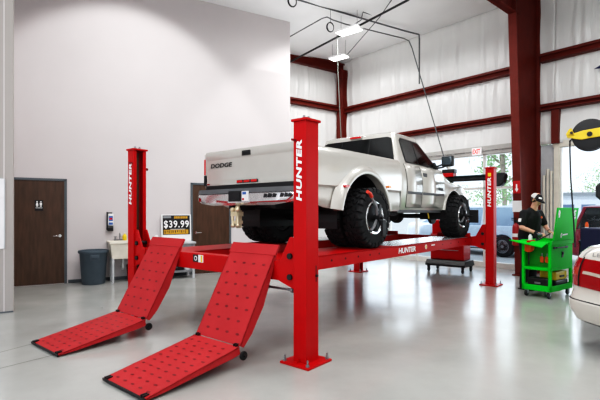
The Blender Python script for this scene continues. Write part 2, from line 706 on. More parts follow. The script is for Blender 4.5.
# floor joints
for a, c in (((-25, 359), (70, 334)), ((-10, 371), (90, 346))):
    p0, p1 = pz(*a, 0), pz(*c, 0)
    d = (p1 - p0).normalized(); n = Vector((-d.y, d.x, 0)) * .006
    b = B(); up = Vector((0, 0, .0015))
    b.quad(p0 + n + up, p0 - n + up, p1 - n + up, p1 + n + up)
    struct(b.obj('trim_6', mat('floor_joint', (92, 90, 86), .8)), 'saw-cut joint in the floor')

# ------------------------------------------------------------------ outside
b = B()
b.quad(*[RW @ Vector(p) for p in ((-60, .12, -.03), (60, .12, -.03), (60, 90, -.03), (-60, 90, -.03))])
struct(b.obj('ground', M_asph), 'pale pavement outside the windows')
# ------------------------------------------------------------------ the four-post lift
LW_, LL = 3.187, 6.015
lift = tag(empty('vehicle_lift', LIFT), 'large red four-post alignment lift carrying the silver pickup truck', 'vehicle lift')
M_holes = mat('slot_black', (8, 8, 9), .8)
M_lad = mat('ladder_brown', (96, 66, 50), .6)


def post(x, y, inw):
    """C-shaped column open toward inw (+1 or -1 along y)"""
    hu, hv, t = .1, .08, .018
    b = B()
    P = [(-hu, -hv), (hu, -hv), (hu, hv), (hu - .05, hv), (hu - .05, hv - t), (hu - t, hv - t), (hu - t, -hv + t), (-hu + t, -hv + t), (-hu + t, hv - t), (-hu + .05, hv - t), (-hu + .05, hv), (-hu, hv)]
    P = [(x + p[0], y + p[1] * inw) for p in P]
    b.prism(P, 'z', .02, 2.385)
    p = b.obj('post', M_red, lift, bevel=.005)
    q = B(); q.box(x - hu - .018, x + hu + .018, y - hv - .018, y + hv + .018, 2.385, 2.41)
    cp = q.obj('cap', M_red, p, bevel=.004)
    q = B()
    for dx in (-.03, .04):
        q.cyl((x + dx, y, 2.41), (x + dx, y, 2.45), .012); q.cyl((x + dx, y, 2.41), (x + dx, y, 2.43), .022, n=6)
    pieces(q.obj('cap_bolt', M_steel, cp, smooth=40))
    q = B(); q.box(x - .19, x + .19, y - .18, y + .18, 0, .022)
    for sx in (-1, 1):
        q.prism([(y - .004, .02), (y + .004, .02), (y + .004, .06), (y - .004, .06)], 'x', x + sx * .1, x + sx * .14)
    bp = q.obj('base_plate', M_red, p, bevel=.004)
    for sx in (-1, 1):
        for sy in (-1, 1):
            q = B(); q.cyl((x + sx * .155, y + sy * .145, .02), (x + sx * .155, y + sy * .145, .085), .009, n=10)
            q.cyl((x + sx * .155, y + sy * .145, .022), (x + sx * .155, y + sy * .145, .042), .02, n=6)
            q.obj('anchor_bolt', M_steel, bp, smooth=40)
    q = B(); q.mi = 0
    q.box(x - .04, x + .04, y - .02 * inw - .006, y - .02 * inw + .006, .05, 2.36)
    for k in range(24):
        q.box(x - .025, x + .025, y + inw * -.008 - .005, y + inw * -.008 + .005, .2 + k * .09, .24 + k * .09)
    q.obj('lock_ladder', M_lad if x < 1 and y > 1 else M_dark, p)
    text('lettering', 'HUNTER', M_ltr, p, (x - hu - .001, y + .004, 1.9), (0, 0, 1), (0, 1, 0), .07, .6, bold=.04, shear=.15, space=1.08)
    q = B(); q.box(x - hu - .004, x - hu, y - .03, y + .03, 2.22, 2.29)
    if x > 1:
        q.obj('caution_sticker', M_yel, p)
    else:
        q.bm.free()
        q = B(); q.cyl((x + hu, y, 2.13), (x + hu + .06, y, 2.13), .012, n=10); q.cyl((x + hu + .05, y, 2.13), (x + hu + .07, y, 2.13), .02, n=8)
        q.cyl((x - hu - .0, y + .05 * inw, 2.2), (x - hu - .06, y + .05 * inw, 2.2), .012, n=10)
        pieces(q.obj('pin', M_redd, p, smooth=40))
        q = B(); q.box(x + .06 - .006, x + .06 + .006, y - hv - .002, y - hv + .002, .8, .96) if y < 1 else None
        if y < 1:
            q.mi = 0
            q.cyl((x + .06, y - hv, .86), (x + .06, y - hv - .02, .86), .014, n=8)
            q.obj('slot', M_dark, p)
        else:
            q.bm.free()
    return p


post(0, 0, 1); post(LL, 0, 1); post(0, LW_, -1); post(LL, LW_, -1)


def crossbeam(x):
    b = B(); b.box(x - .07, x + .07, .1, LW_ - .1, .79, .985)
    c = b.obj('crossbeam', M_red, lift, bevel=.006)
    for y, sg_ in ((0, 1), (LW_, -1)):
        q = B()
        for xx in (x - .078, x + .063):
            poly = [(y + sg_ * .09, .72), (y + sg_ * .30, .79), (y + sg_ * .36, .985), (y + sg_ * .28, 1.0), (y + sg_ * .15, 1.24), (y + sg_ * .09, 1.24)]
            q.prism(poly, 'x', xx, xx + .015)
        pieces(q.obj('end_yoke', M_red, c, bevel=.003))
        q = B()
        for zz in (.84, 1.05):
            q.cyl((x - .10, y + sg_ * .14, zz), (x + .10, y + sg_ * .14, zz), .03, n=14)
        pieces(q.obj('roller', M_blk, c, smooth=40))
    if x < 1:
        q = B()
        q.cyl((x - .02, .12, .70), (x - .02, .55, .70), .012, n=10)
        for yy in (.14, .5):
            q.cyl((x - .02, yy, .70), (x - .02, yy + .03, .70), .028, n=12)
            q.box(x - .04, x, yy + .005, yy + .025, .7, .8)
        q.obj('cable_rod', M_steel, c, smooth=40)
        q = B()
        q.mi = 0; q.box(x - .074, x - .07, 1.64, 1.745, .88, .97)
        q.mi = 1; q.box(x - .074, x - .07, 1.545, 1.64, .88, .97)
        q.mi = 2; q.box(x - .076, x - .074, 1.56, 1.59, .885, .965)
        q.mi = 1; q.lathe([(.03, x - .076), (.03, x - .074)], (0, 1.69, .925), 'x', 14); q.mi = 0; q.lathe([(.018, x - .078), (.018, x - .076)], (0, 1.69, .925), 'x', 14)
        q.obj('warning_sticker', [M_blk, M_white, M_yel], c)
    return c


crossbeam(0); crossbeam(LL)
for (y0, y1, near) in ((.37, 1.06, True), (2.03, 2.745, False)):
    b = B()
    b.box(.075, LL - .075, y0, y1, .955, .975)
    b.box(.075, LL - .075, y0, y0 + .02, .815, .975); b.box(.1, LL - .1, y1 - .02, y1, .815, .975)
    b.box(.075, LL - .075, y0 + .02, y0 + .06, .815, .83); b.box(.1, LL - .1, y1 - .06, y1 - .02, .815, .83)
    rw_ = b.obj('runway', M_red, lift, bevel=.004)
    q = B(); q.box(2.6, LL - .2, y0 + .03, y1 - .03, .976, .980)
    q.obj('slip_plate', mat('bare_slip_plate', (190, 190, 192), .25, metal=.6), rw_)
    q = B(); q.box(LL - .2, LL - .12, y0, y1, .976, 1.06)
    q.obj('wheel_stop', M_red, rw_, bevel=.005)
    if near:
        q = B()
        for xx in (.55, .95, 1.25, 1.55, 1.85, 2.1, 4.4, 4.8, 5.2, 5.6):
            q.cyl((xx, y0 - .003, .905), (xx, y0 + .002, .905), .014, n=12)
        pieces(q.obj('bolt_hole', M_holes, rw_))
        text('lettering', 'HUNTER', M_ltr, rw_, (2.98, y0 - .001, .90), (1, 0, 0), (0, 0, 1), .085, .6, bold=.035, shear=.12)
        q = B(); q.lathe([(.042, y0 - .003), (.042, y0 - .001)], (3.68, 0, .905), 'y', 8); q.mi = 1
        q.lathe([(.022, y0 - .005), (.022, y0 - .003)], (3.68, 0, .905), 'y', 12)
        q.mi = 0; q.box(3.9, 4.05, y0 - .003, y0 - .001, .91, .93)
        pieces(q.obj('sticker', [M_white, M_yel], rw_))

    # ramp folded down in front of the runway: steep upper plate and flat lower plate
    def ramp_plate(x0, z0, x1, z1, ya, yb, skirt, rows, cols):
        L = math.hypot(x1 - x0, z1 - z0)
        ax = Vector((x1 - x0, 0, z1 - z0)) / L
        nz_ = Vector((-ax.z, 0, ax.x))
        if nz_.z < 0: nz_ = -nz_
        P = lambda t, y, h: Vector((x0, y, z0)) + ax * t + nz_ * h
        b = B()
        b.loft([[P(0, ya, 0), P(0, yb, 0), P(0, yb, -.012), P(0, ya, -.012)], [P(L, ya, 0), P(L, yb, 0), P(L, yb, -.012), P(L, ya, -.012)]])
        for y in (ya, yb - .012):
            b.loft([[P(t, y, 0), P(t, y + .012, 0), P(t, y + .012, -h), P(t, y, -h)] for t, h in skirt])
        b.mi = 1
        for r in range(rows):
            for c in range(cols):
                t = L * (r + .8) / (rows + .9)
                y = ya + (yb - ya) * (c + .75 + (.25 if r % 2 else -.1)) / (cols + .6)
                ring = [P(t + math.cos(a) * .013, y + math.sin(a) * .026, .002) for a in [2 * PI * k / 10 for k in range(10)]]
                b.f([b.v(p) for p in ring])
        return b, P, L
    b, P, L = ramp_plate(-.54, .21, -.055, 1.06, y0, y1, [(0, .05), (.15, .09), (.45, .11), (.8, .06), (.975, .03)], 7, 4)
    M_dim = mat('dimple_dark_red', (124, 11, 20), .5)
    rp = b.obj('ramp', [M_ramp, M_dim], lift)
    q = B(); q.loft([[P(L - .02, y0 - .012, .006), P(L - .02, y1 + .012, .006), P(L + .1, y1 + .012, .006), P(L + .1, y0 - .012, .006)],
                     [P(L - .02, y0 - .012, -.02), P(L - .02, y1 + .012, -.02), P(L + .1, y1 + .012, -.02), P(L + .1, y0 - .012, -.02)]])
    q.obj('ramp_hinge_flap', M_ramp, rp)
    q = B()
    ym = (y0 + y1) / 2
    q.tube([P(L - .05, y0 + .08, -.03), (.02, y0 + .08, .9)], .014); q.tube([P(L - .05, y1 - .08, -.03), (.02, y1 - .08, .9)], .014)
    pieces(q.obj('ramp_hook', M_dark, rp))
    b, P2_, L2 = ramp_plate(-1.53, .03, -.55, .205, y0, y1, [(0, .012), (.15, .03), (.9, .075), (.99, .07)], 10, 5)
    lp = b.obj('lower_ramp_plate', [M_ramp, M_dim], rp)
    q = B(); q.loft([[P2_(-.012, y0, .004), P2_(-.012, y1, .004), P2_(.0, y1, .004), P2_(.0, y0, .004)], [P2_(-.012, y0, -.02), P2_(-.012, y1, -.02), P2_(.0, y1, -.02), P2_(.0, y0, -.02)]])
    for yy in (y0 + .03, y1 - .07):
        q.box(-1.535, -1.48, yy, yy + .015, .03, .048); q.box(-1.535, -1.48, yy + .03, yy + .045, .03, .048)
    for yy in (y0 + .03, y1 - .07):
        q.box(-.565, -.525, yy, yy + .015, .2, .228); q.box(-.565, -.525, yy + .03, yy + .045, .2, .228)
    pieces(q.obj('hinge', M_blk, lp))
    for yy in (y0 - .035, y1 + .01):
        q = B(); q.lathe([(.012, 0), (.04, 0), (.043, .005), (.043, .02), (.04, .025), (.012, .025)], (-.52, yy, .12), 'y', 18)
        q.cyl((-.52, yy - .02, .12), (-.52, yy + .045, .12), .012, n=8)
        q.obj('roller', M_blk, lp, smooth=40)
# ------------------------------------------------------------------ the pickup truck
TRM = LIFT @ Matrix.Translation((2.085, 1.61, .978))
truck = tag(empty('pickup_truck', TRM), 'silver extended-cab pickup truck with dual rear wheels parked on top of the red lift', 'pickup truck')
WB = 3.51


def mirror_ring(half, x, ys=1.):
    """closed ring at station x from a half profile (first and last points on the centre line)"""
    R = [Vector((x, -y * ys, z)) for y, z in half]
    Lp = [Vector((x, y * ys, z)) for y, z in half[-2:0:-1]]
    return R + Lp


bed_p = [(0, .60), (.90, .56), (.955, .53), (.975, .56), (.985, .70), (.978, .825), (.985, .845), (1.015, .868), (1.02, 1.0), (1.018, 1.15), (1.0, 1.27),
         (.975, 1.345), (.945, 1.378), (.91, 1.384), (.885, 1.37), (.88, .95), (0, .95)]
b = B()
def bed_st(x, k, lo):
    return mirror_ring([(y, lo + (z - .53) * (.87 - lo) / (.87 - .53) if z < .87 else z) for y, z in bed_p], x, k)
b.loft([bed_st(-1.345, .915, .72), bed_st(-1.30, .922, .70), bed_st(-.9, .965, .58), bed_st(-.4, 1., .53), bed_st(.6, 1., .53), bed_st(1.15, .995, .53)])
bed = b.obj('bed', M_silver, truck, smooth=35)


def arch_cutter(x, zc_, r, y0, y1):
    q = B(); q.cyl((x, y0, zc_), (x, y1, zc_), r, n=48)
    return q.obj('cutter', M_blk, truck)


AZ, AR = .41, .66
FZ, FR = .46, .50
cut(bed, [arch_cutter(0, AZ, AR, .5, 1.2), arch_cutter(0, AZ, AR, -1.2, -.5)])
bed.data.polygons.foreach_set('use_smooth', [True] * len(bed.data.polygons))
bed.data.set_sharp_from_angle(angle=math.radians(35))
for sy in (-1, 1):
    for xa, r, AZ_, pw in ((0, AR, AZ, 1.), (WB, FR, FZ, .25)):
        # dark liner inside the arch
        q = B()
        n = 24
        for ri in (r - .004,):
            ring0 = [Vector((xa + math.cos(a) * ri, sy * .48, AZ_ + math.sin(a) * ri)) for a in [PI * (-.06 + 1.12 * k / n) for k in range(n + 1)]]
            ring1 = [Vector((p.x, sy * .98, p.z)) for p in ring0]
            V0 = [q.v(p) for p in ring0]; V1 = [q.v(p) for p in ring1]
            for k in range(n):
                q.f([V0[k], V0[k + 1], V1[k + 1], V1[k]])
            q.f(V0)
        q.obj('wheel_liner', M_blk, truck)
        # flared lip
        q = B()
        secs = []
        for k in range(n + 1):
            a = PI * (.06 + .88 * k / n)
            secs.append([Vector((xa + math.cos(a) * rr, sy * yy, AZ_ + math.sin(a) * rr)) for rr, yy in ((r - .008, .95), (r - .008, .99 + .085 * pw), (r + .012, .995 + .092 * pw), (r + .045 * pw + .008, .995 + .078 * pw), (r + .09 * pw + .012, .99 + .04 * pw), (r + .14 * pw + .015, .975), (r + .05, .95))])
        q.loft(secs)
        q.obj('wheel_arch_flare', M_silver, truck, smooth=50)
# bed bulkhead
b = B(); b.box(1.10, 1.15, -.9, .9, .9, 1.38)
b.obj('bed_bulkhead', M_silver, truck, bevel=.008)
# tailgate
b = B()
prof = [(-1.34, .90), (-1.365, .90), (-1.372, .93), (-1.362, .965), (-1.366, 1.0), (-1.372, 1.24), (-1.374, 1.265), (-1.376, 1.272), (-1.385, 1.285), (-1.392, 1.365), (-1.375, 1.392), (-1.31, 1.392), (-1.30, 1.37), (-1.30, .90)]
b.prism(prof, 'y', -.872, .872)
tg = b.obj('tailgate', M_silver, truck, smooth=40)
for sy in (-1, 1):
    q = B(); q.box(-1.372, -1.30, min(sy * .887, sy * .925), max(sy * .887, sy * .925), .90, 1.37)
    q.obj('bed_corner', M_silver, truck, bevel=.012)
    q = B(); q.box(-1.352, -1.32, min(sy * .871, sy * .888), max(sy * .871, sy * .888), .9, 1.38)
    q.obj('tailgate_gap', M_blk, truck)
    q = B(); q.box(-1.378, -1.28, min(sy * .892, sy * .932), max(sy * .892, sy * .932), 1.06, 1.30)
    q.obj('tail_light', M_redl, truck, bevel=.012)
    q = B(); q.box(-1.376, -1.26, min(sy * .887, sy * .935), max(sy * .887, sy * .935), .9, 1.06)
    q.obj('tail_light_base', M_blk, truck, bevel=.006)
b = B(); b.box(-1.396, -1.385, -.085, .085, 1.285, 1.355)
hd = b.obj('tailgate_handle', M_blk, tg, bevel=.02, seg=3)
b = B(); b.box(-1.401, -1.395, -.06, .06, 1.305, 1.335)
b.obj('handle_paddle', M_dark, hd, bevel=.006)
text('lettering', 'DODGE', M_blk, tg, (-1.374, .535, 1.185), (0, -1, 0), (0, 0, 1), .064, .47, bold=.035, shear=.1)
b = B(); b.box(-1.385, -1.372, -.21, .2, .915, .958); b.mi = 1
for k in range(3):
    b.box(-1.392, -1.384, -.2 + k * .14, -.09 + k * .14, .92, .953)
b.obj('marker_light_bar', [M_blk, M_redl], tg, bevel=.004)
b = B(); b.box(-1.374, -1.37, .8, .86, .91, .93)
b.obj('badge', M_redld, tg)

# rear bumper
b = B()
def bump(y):       # plan curve of the bumper face
    a = abs(y)
    return -1.53 + .03 * (a / 1.0) ** 2 + (max(0, a - .85) / .17) ** 2 * .14
ys = [-.985, -.965, -.92, -.82, -.6, -.3, 0, .3, .6, .82, .92, .965, .985]
b.loft([[Vector((bump(y) + .03, y, .605 + max(0, abs(y) - .7) * .22)), Vector((bump(y), y, .64 + max(0, abs(y) - .7) * .22)), Vector((bump(y), y, .75)), Vector((bump(y) + .015, y, .772)),
          Vector((-1.36, y, .772)), Vector((-1.36, y, .66))] for y in ys])
bp = b.obj('rear_bumper', mat('bumper_chrome', (214, 212, 212), .18, metal=.75, coat=.3), truck, smooth=40)
b = B()
b.loft([[Vector((bump(y) - .005, y, .773)), Vector((bump(y) + .01, y, .832)), Vector((-1.345, y, .84)), Vector((-1.345, y, .773))] for y in ys])
b.obj('step_pad', mat('step_pad_grey', (92, 94, 96), .6), bp)
b = B(); b.box(-1.36, -1.28, -.9, .9, .80, .90)
b.obj('bumper_gap', M_blk, truck)
b = B(); b.box(-1.538, -1.5, -.08, .20, .655, .80)
pl = b.obj('plate_recess', M_blk, bp, bevel=.01)
b = B(); b.box(-1.543, -1.538, -.03, .16, .68, .77)
b.obj('license_plate', M_dark, pl)
b = B(); b.mi = 0; b.box(-1.541, -1.53, -.20, -.075, .66, .79); b.mi = 1; b.box(-1.543, -1.541, -.12, -.085, .67, .70); b.mi = 2; b.box(-1.543, -1.541, -.16, -.09, .745, .78)
b.obj('bumper_sticker', [M_white, M_redl, M_bluel], bp)
b = B()
for (y0, z0, y1, z1, w0, w1) in ((.95, .735, .88, .69, .018, .024), (.88, .69, .22, .65, .024, .014), (-.22, .645, -.84, .652, .005, .012), (-.84, .652, -.92, .72, .016, .012)):
    b.quad(Vector((bump(y0) - .004, y0, z0 - w0)), Vector((bump(y1) - .004, y1, z1 - w1)), Vector((bump(y1) - .004, y1, z1 + w1)), Vector((bump(y0) - .004, y0, z0 + w0)))
pieces(b.obj('red_stripe', M_redld, bp))
b = B()
yy = -.46
for k, (w, h) in enumerate(((.07, .05), (.08, .055), (.07, .05), (.05, .0), (.07, .055), (.06, .055), (.06, .05))):
    if h:
        x = bump(yy) - .005
        b.quad(Vector((x, yy, .70)), Vector((x, yy - w * .8, .70)), Vector((x, yy - w * .8 - .02, .70 + h * .8)), Vector((x, yy - .02, .70 + h)))
    yy -= w
pieces(b.obj('bumper_decal', M_blk, bp))
# ball mount
b = B(); b.box(-1.48, -1.2, -.035, .035, .54, .60)
hm = b.obj('hitch_receiver', M_blk, truck, bevel=.004)
hm.location.y = .06
b = B()
b.box(-1.50, -1.44, -.03, .03, .3, .60)
b.box(-1.56, -1.44, -.06, .06, .46, .52); b.box(-1.54, -1.44, -.05, .05, .36, .40)
for yy, zz, r in ((.055, .545, .034), (-.045, .55, .04), (.045, .335, .032), (-.05, .335, .03)):
    b.ball((-1.53, yy, zz), r); b.cyl((-1.53, yy, .4), (-1.53, yy, zz), .02, n=10)
b.obj('ball_mount', M_brass, hm, smooth=50)

# cab and front clip
cab_p = [(0, .58), (.86, .55), (.945, .545), (.972, .60), (.992, .78), (1.0, .86), (1.005, .92), (.997, 1.1), (.965, 1.27), (.93, 1.345), (.6, 1.36), (0, 1.36)]
cow_p = [(0, .58), (.86, .55), (.945, .545), (.972, .60), (.992, .78), (1.0, .86), (1.005, .92), (.99, 1.1), (.93, 1.23), (.84, 1.28), (.62, 1.36), (0, 1.39)]
hod_p = [(0, .60), (.86, .58), (.945, .58), (.975, .62), (1.0, .78), (1.01, .86), (1.005, .94), (.98, 1.06), (.90, 1.13), (.74, 1.15), (.60, 1.30), (0, 1.34)]
nos_p = [(0, .62), (.80, .60), (.88, .62), (.92, .66), (.94, .78), (.945, .84), (.94, .92), (.90, 1.0), (.82, 1.05), (.66, 1.08), (.54, 1.20), (0, 1.24)]
b = B()
b.loft([mirror_ring(cab_p, 1.19, .985), mirror_ring(cab_p, 1.23), mirror_ring(cab_p, 2.7), mirror_ring(cow_p, 3.05), mirror_ring(hod_p, 3.5),
        mirror_ring(hod_p, 4.05, .985), mirror_ring(nos_p, 4.42), mirror_ring([(y * .93, z * .985 + .01) for y, z in nos_p], 4.50)])
cab = b.obj('cab_body', M_silver, truck)
cut(cab, [arch_cutter(WB, FZ, FR, .62, 1.2), arch_cutter(WB, FZ, FR, -1.2, -.62)])
cab.data.polygons.foreach_set('use_smooth', [True] * len(cab.data.polygons))
cab.data.set_sharp_from_angle(angle=math.radians(32))
# greenhouse: belt ring -> roof ring -> crown
BZ, RZ = 1.345, 1.845
belt = dict(x0=1.25, x1=3.02, y=.915)
roof = dict(x0=1.37, x1=2.30, y=.755)
b = B()
def ringz(x0, x1, y, z, r=.08, n=4):
    out = []
    for cx, cy, a0 in ((x0 + r, -y + r, PI), (x1 - r, -y + r, 1.5 * PI), (x1 - r, y - r, 0), (x0 + r, y - r, .5 * PI)):
        for k in range(n + 1):
            a = a0 + k * PI / 2 / n
            out.append(Vector((cx + math.cos(a) * r, cy + math.sin(a) * r, z)))
    return out
b.loft([ringz(belt['x0'], belt['x1'], belt['y'], BZ - .01), ringz(roof['x0'], roof['x1'], roof['y'], RZ), ringz(roof['x0'] + .015, roof['x1'] - .02, roof['y'] - .02, RZ + .05),
        ringz(roof['x0'] + .09, roof['x1'] - .12, roof['y'] - .1, RZ + .085), ringz(roof['x0'] + .35, roof['x1'] - .4, .35, RZ + .098)])
b.obj('cab_roof', M_silver, truck, smooth=40)


def side_pt(x, z, sy, off=.006):
    t = (z - BZ) / (RZ - BZ)
    y = belt['y'] + (roof['y'] - belt['y']) * t
    return Vector((x, sy * (y + off), z + off * .3))


def pane(name, pts, m, rim=None):
    q = B(); q.f([q.v(p) for p in pts])
    c = sum(pts, Vector()) / len(pts)
    return q.obj(name, m, truck)


for sy in (-1, 1):
    pane('side_window', [side_pt(x, z, sy) for x, z in ((1.53, 1.395), (2.0, 1.385), (1.99, 1.80), (1.59, 1.805), (1.52, 1.75))], M_glassd)
    pane('side_window', [side_pt(x, z, sy) for x, z in ((2.03, 1.385), (2.76, 1.38), (2.72, 1.43), (2.25, 1.785), (2.02, 1.80))], M_glassd)
    # black window surround
    q = B()
    ring = [(1.50, 1.375), (2.84, 1.36), (2.78, 1.44), (2.27, 1.815), (1.57, 1.828), (1.49, 1.77)]
    q.f([q.v(side_pt(x, z, sy, .003)) for x, z in ring])
    q.obj('window_surround', M_blk, truck)
def rear_pt(y, z, off=.008):
    t = (z - BZ) / (RZ - BZ)
    return Vector((belt['x0'] + (roof['x0'] - belt['x0']) * t - off, y, z))
pane('rear_window', [rear_pt(y, z) for y, z in ((-.82, 1.40), (-.72, 1.80), (-.64, 1.83), (.64, 1.83), (.72, 1.80), (.82, 1.40))], M_glassd)
q = B()
for yy in (-.3, .3):
    q.f([q.v(rear_pt(y, z, .011)) for y, z in ((yy - .012, 1.41), (yy + .012, 1.41), (yy + .012, 1.825), (yy - .012, 1.825))])
pieces(q.obj('rear_window_divider', M_blk, truck))
def wind_pt(y, z, off=.008):
    t = (z - BZ) / (RZ - BZ)
    return Vector((belt['x1'] + (roof['x1'] - belt['x1']) * t + off, y, z))
pane('windshield', [wind_pt(y, z) for y, z in ((-.82, 1.39), (.82, 1.39), (.68, 1.77), (-.68, 1.77))], M_glassd)
b = B(); b.box(1.335, 1.42, -.13, .13, 1.85, 1.90); b.mi = 1; b.box(1.328, 1.34, -.12, .12, 1.858, 1.893)
b.obj('third_brake_light', [M_silver, M_redl], truck, bevel=.006)

# doors
def cab_y(z):
    P = cab_p[2:10]
    for (y0, z0), (y1, z1) in zip(P, P[1:]):
        if z0 <= z <= z1:
            return y0 + (y1 - y0) * (z - z0) / (z1 - z0)
    return P[-1][0]


def door_skin(x0, x1, sy, handle_x):
    def skin(bb, xa, xb, za, zb, off):
        n = 9
        A = [bb.v((xa, sy * (cab_y(za + (zb - za) * k / n) + off), za + (zb - za) * k / n)) for k in range(n + 1)]
        Cc = [bb.v((xb, sy * (cab_y(za + (zb - za) * k / n) + off), za + (zb - za) * k / n)) for k in range(n + 1)]
        for k in range(n):
            bb.f([A[k], Cc[k], Cc[k + 1], A[k + 1]])
    bb = B()
    skin(bb, x0, x1, .60, 1.335, .009)
    d = bb.obj('door', M_silver, truck, smooth=50)
    s_ = d.modifiers.new('thick', 'SOLIDIFY'); s_.thickness = .006; s_.offset = -1 if sy > 0 else 1
    bb = B(); skin(bb, x0 - .007, x1 + .007, .592, 1.341, .0035)
    bb.obj('door_gap', M_blk, d)
    bb = B(); bb.box(x0 + .01, x1 - .01, sy * 1.004 - .012, sy * 1.004 + .012, .825, .875)
    bb.obj('side_moulding', M_blk, d, bevel=.006)
    if handle_x:
        zz = 1.185
        y = cab_y(zz) * sy
        bb = B(); bb.box(handle_x - .085, handle_x + .085, y - .012, y + .02 if sy > 0 else y + .012, zz - .04, zz + .04) if sy > 0 else bb.box(handle_x - .085, handle_x + .085, y - .022, y + .012, zz - .04, zz + .04)
        bb.obj('handle', M_blk, d, bevel=.012)
    return d


for sy in (-1, 1):
    door_skin(1.37, 1.95, sy, None)
    d = door_skin(1.975, 2.98, sy, 2.11)
    q = B(); q.box(2.68, 2.9, sy * 1.012 - .01, sy * 1.012 + .01, .93, .985)
    q.obj('badge', M_dark, d, bevel=.004)
    # mirror on two arms
    y = sy * .93
    q = B(); q.tube([(2.72, y, 1.36), (2.70, sy * 1.08, 1.37), (2.69, sy * 1.2, 1.41)], .018); q.tube([(2.78, y, 1.40), (2.70, sy * 1.1, 1.43), (2.69, sy * 1.2, 1.46)], .018)
    q.prism([(2.66, 1.35), (2.86, 1.35), (2.7, 1.47), (2.66, 1.47)], 'y', y - .01, y + .02)
    mr = q.obj('mirror', M_blk, truck)
    q = B(); q.box(2.64, 2.76, min(sy * 1.08, sy * 1.30), max(sy * 1.08, sy * 1.30), 1.38, 1.58)
    mh = q.obj('mirror_housing', M_blk, mr, bevel=.03, seg=3)
    q = B(); q.box(2.634, 2.642, min(sy * 1.10, sy * 1.28), max(sy * 1.10, sy * 1.28), 1.41, 1.56)
    q.obj('mirror_glass', mat('mirror_glass', (120, 130, 135), .05, metal=1.), mh)
    # side markers and mouldings
    q = B(); q.box(-.60, -.49, sy * 1.055 - .03, sy * 1.055 + .03, .845, .88)
    q.obj('side_marker', M_redl, truck, bevel=.006)
    q = B(); q.box(.60, .68, sy * 1.05 - .03, sy * 1.05 + .03, .89, .922)
    q.obj('side_marker', M_orgl, truck, bevel=.006)
    q = B(); q.box(1.16, 1.19, sy * .93 - .03, sy * .93 + .03, .6, 1.33)
    q.obj('cab_gap', M_blk, truck)
    # rocker
    q = B(); q.box(1.12, 2.95, min(sy * .84, sy * .95), max(sy * .84, sy * .95), .50, .56)
    q.obj('rocker', mat('rocker_dark', (70, 70, 72), .5), truck, bevel=.01)
    # headlight and front pieces
    q = B(); q.box(4.34, 4.47, min(sy * .62, sy * .90), max(sy * .62, sy * .90), .86, 1.0)
    q.obj('headlight', M_lgrey, truck, bevel=.02)
b = B(); b.box(4.44, 4.53, -.5, .5, .86, 1.16); b.mi = 1; b.box(4.5, 4.545, -.04, .04, .86, 1.16); b.box(4.5, 4.545, -.5, .5, .98, 1.03)
b.obj('grille', [M_blk, M_silver], truck, bevel=.006)
b = B()
b.loft([[Vector((4.62 - .16 * abs(y) ** 3, y, z)) for z in (.56, .60, .76, .80)] + [Vector((4.4, y, .80)), Vector((4.4, y, .56))] for y in (-.98, -.8, -.4, 0, .4, .8, .98)])
b.obj('front_bumper', M_chrome, truck, smooth=40)

# wheels
def wheel(x, sy, yy=1.02, w=.165, dish=0.):
    yc = sy * yy
    M = Matrix.Translation((x, yc, .433)) @ (Matrix.Rotation(PI, 4, 'Z') if sy > 0 else Matrix())
    e = bpy.data.objects.new('wheel', None); COL.objects.link(e); e.parent = truck; e.matrix_local = M
    b = B()
    kf = w / .165
    b.lathe([(.225, -w + .03), (.24, -w + .01), (.30, -w - .005), (.36, -w - .006), (.395, -w + .008), (.41, -w + .04), (.414, 0), (.41, w - .04), (.395, w - .008), (.36, w + .006), (.30, w + .005), (.24, w - .01), (.225, w - .03)], axis='y', n=48)
    nl = 26
    for k in range(nl):
        for side in (-1, 1):
            a = 2 * PI * (k + (.25 if side > 0 else -.25)) / nl
            R = Matrix.Rotation(a, 4, 'Y')
            wd = .036 if k % 2 else .03
            sh = .0 if k % 2 else .012
            # shoulder lug wrapping onto the sidewall
            pr = [(.345 + sh * 1.5, side * (w + .002)), (.352 + sh, side * (w + .016)), (.41, side * (w + .012)), (.433, side * (w - .012)), (.433, side * .095 * kf), (.405, side * .095 * kf), (.39, side * (w - .03))]
            sec = []
            for s_ in (-1, 1):
                sec.append([R @ Vector((s_ * wd, p[1], p[0])) for p in pr])
            b.loft(sec)
            a2 = 2 * PI * (k + (.5 if side > 0 else 0)) / nl
            R2 = Matrix.Rotation(a2, 4, 'Y')
            b.box(-.034, .030, min(side * .012, side * .082 * kf), max(side * .012, side * .082 * kf), .40, .432, R2 @ Matrix.Rotation(side * .35, 4, 'Z'))
    b.obj('tire', M_rub, e, smooth=30)
    b = B()
    b.lathe([(.232, -.13), (.240, -.156), (.232, -.168), (.214, -.166), (.196, -.158), (.188, -.12), (.18, -.06), (.18, .1), (.225, .14), (.228, .13)], axis='y', n=48)
    for v_ in b.bm.verts: v_.co.y *= kf
    rm = b.obj('rim', [M_chrome, M_dark], e, smooth=40)
    for p_ in rm.data.polygons:
        c_ = p_.center
        if math.hypot(c_.x, c_.z) < .199:
            p_.material_index = 1
    b = B()
    b.lathe([(.185, -.055), (.185, -.075), (.165, -.095), (.12, -.10), (.095, -.085), (.09, -.08), (.075, -.09), (.07, -.135), (.055, -.15), (.02, -.152), (.02, -.05)], axis='y', n=32)
    for k in range(8):
        a = 2 * PI * k / 8
        b.cyl((math.cos(a) * .105, -.09, math.sin(a) * .105), (math.cos(a) * .105, -.112, math.sin(a) * .105), .012, n=6)
        a += PI / 8
        b.cyl((math.cos(a) * .158, -.09, math.sin(a) * .158), (math.cos(a) * .158, -.10, math.sin(a) * .158), .022, n=10)
    for v_ in b.bm.verts: v_.co.y = v_.co.y * kf + dish
    b.obj('wheel_center', mat('wheel_black', (30, 30, 32), .35, metal=.4), e, smooth=30)
    return e


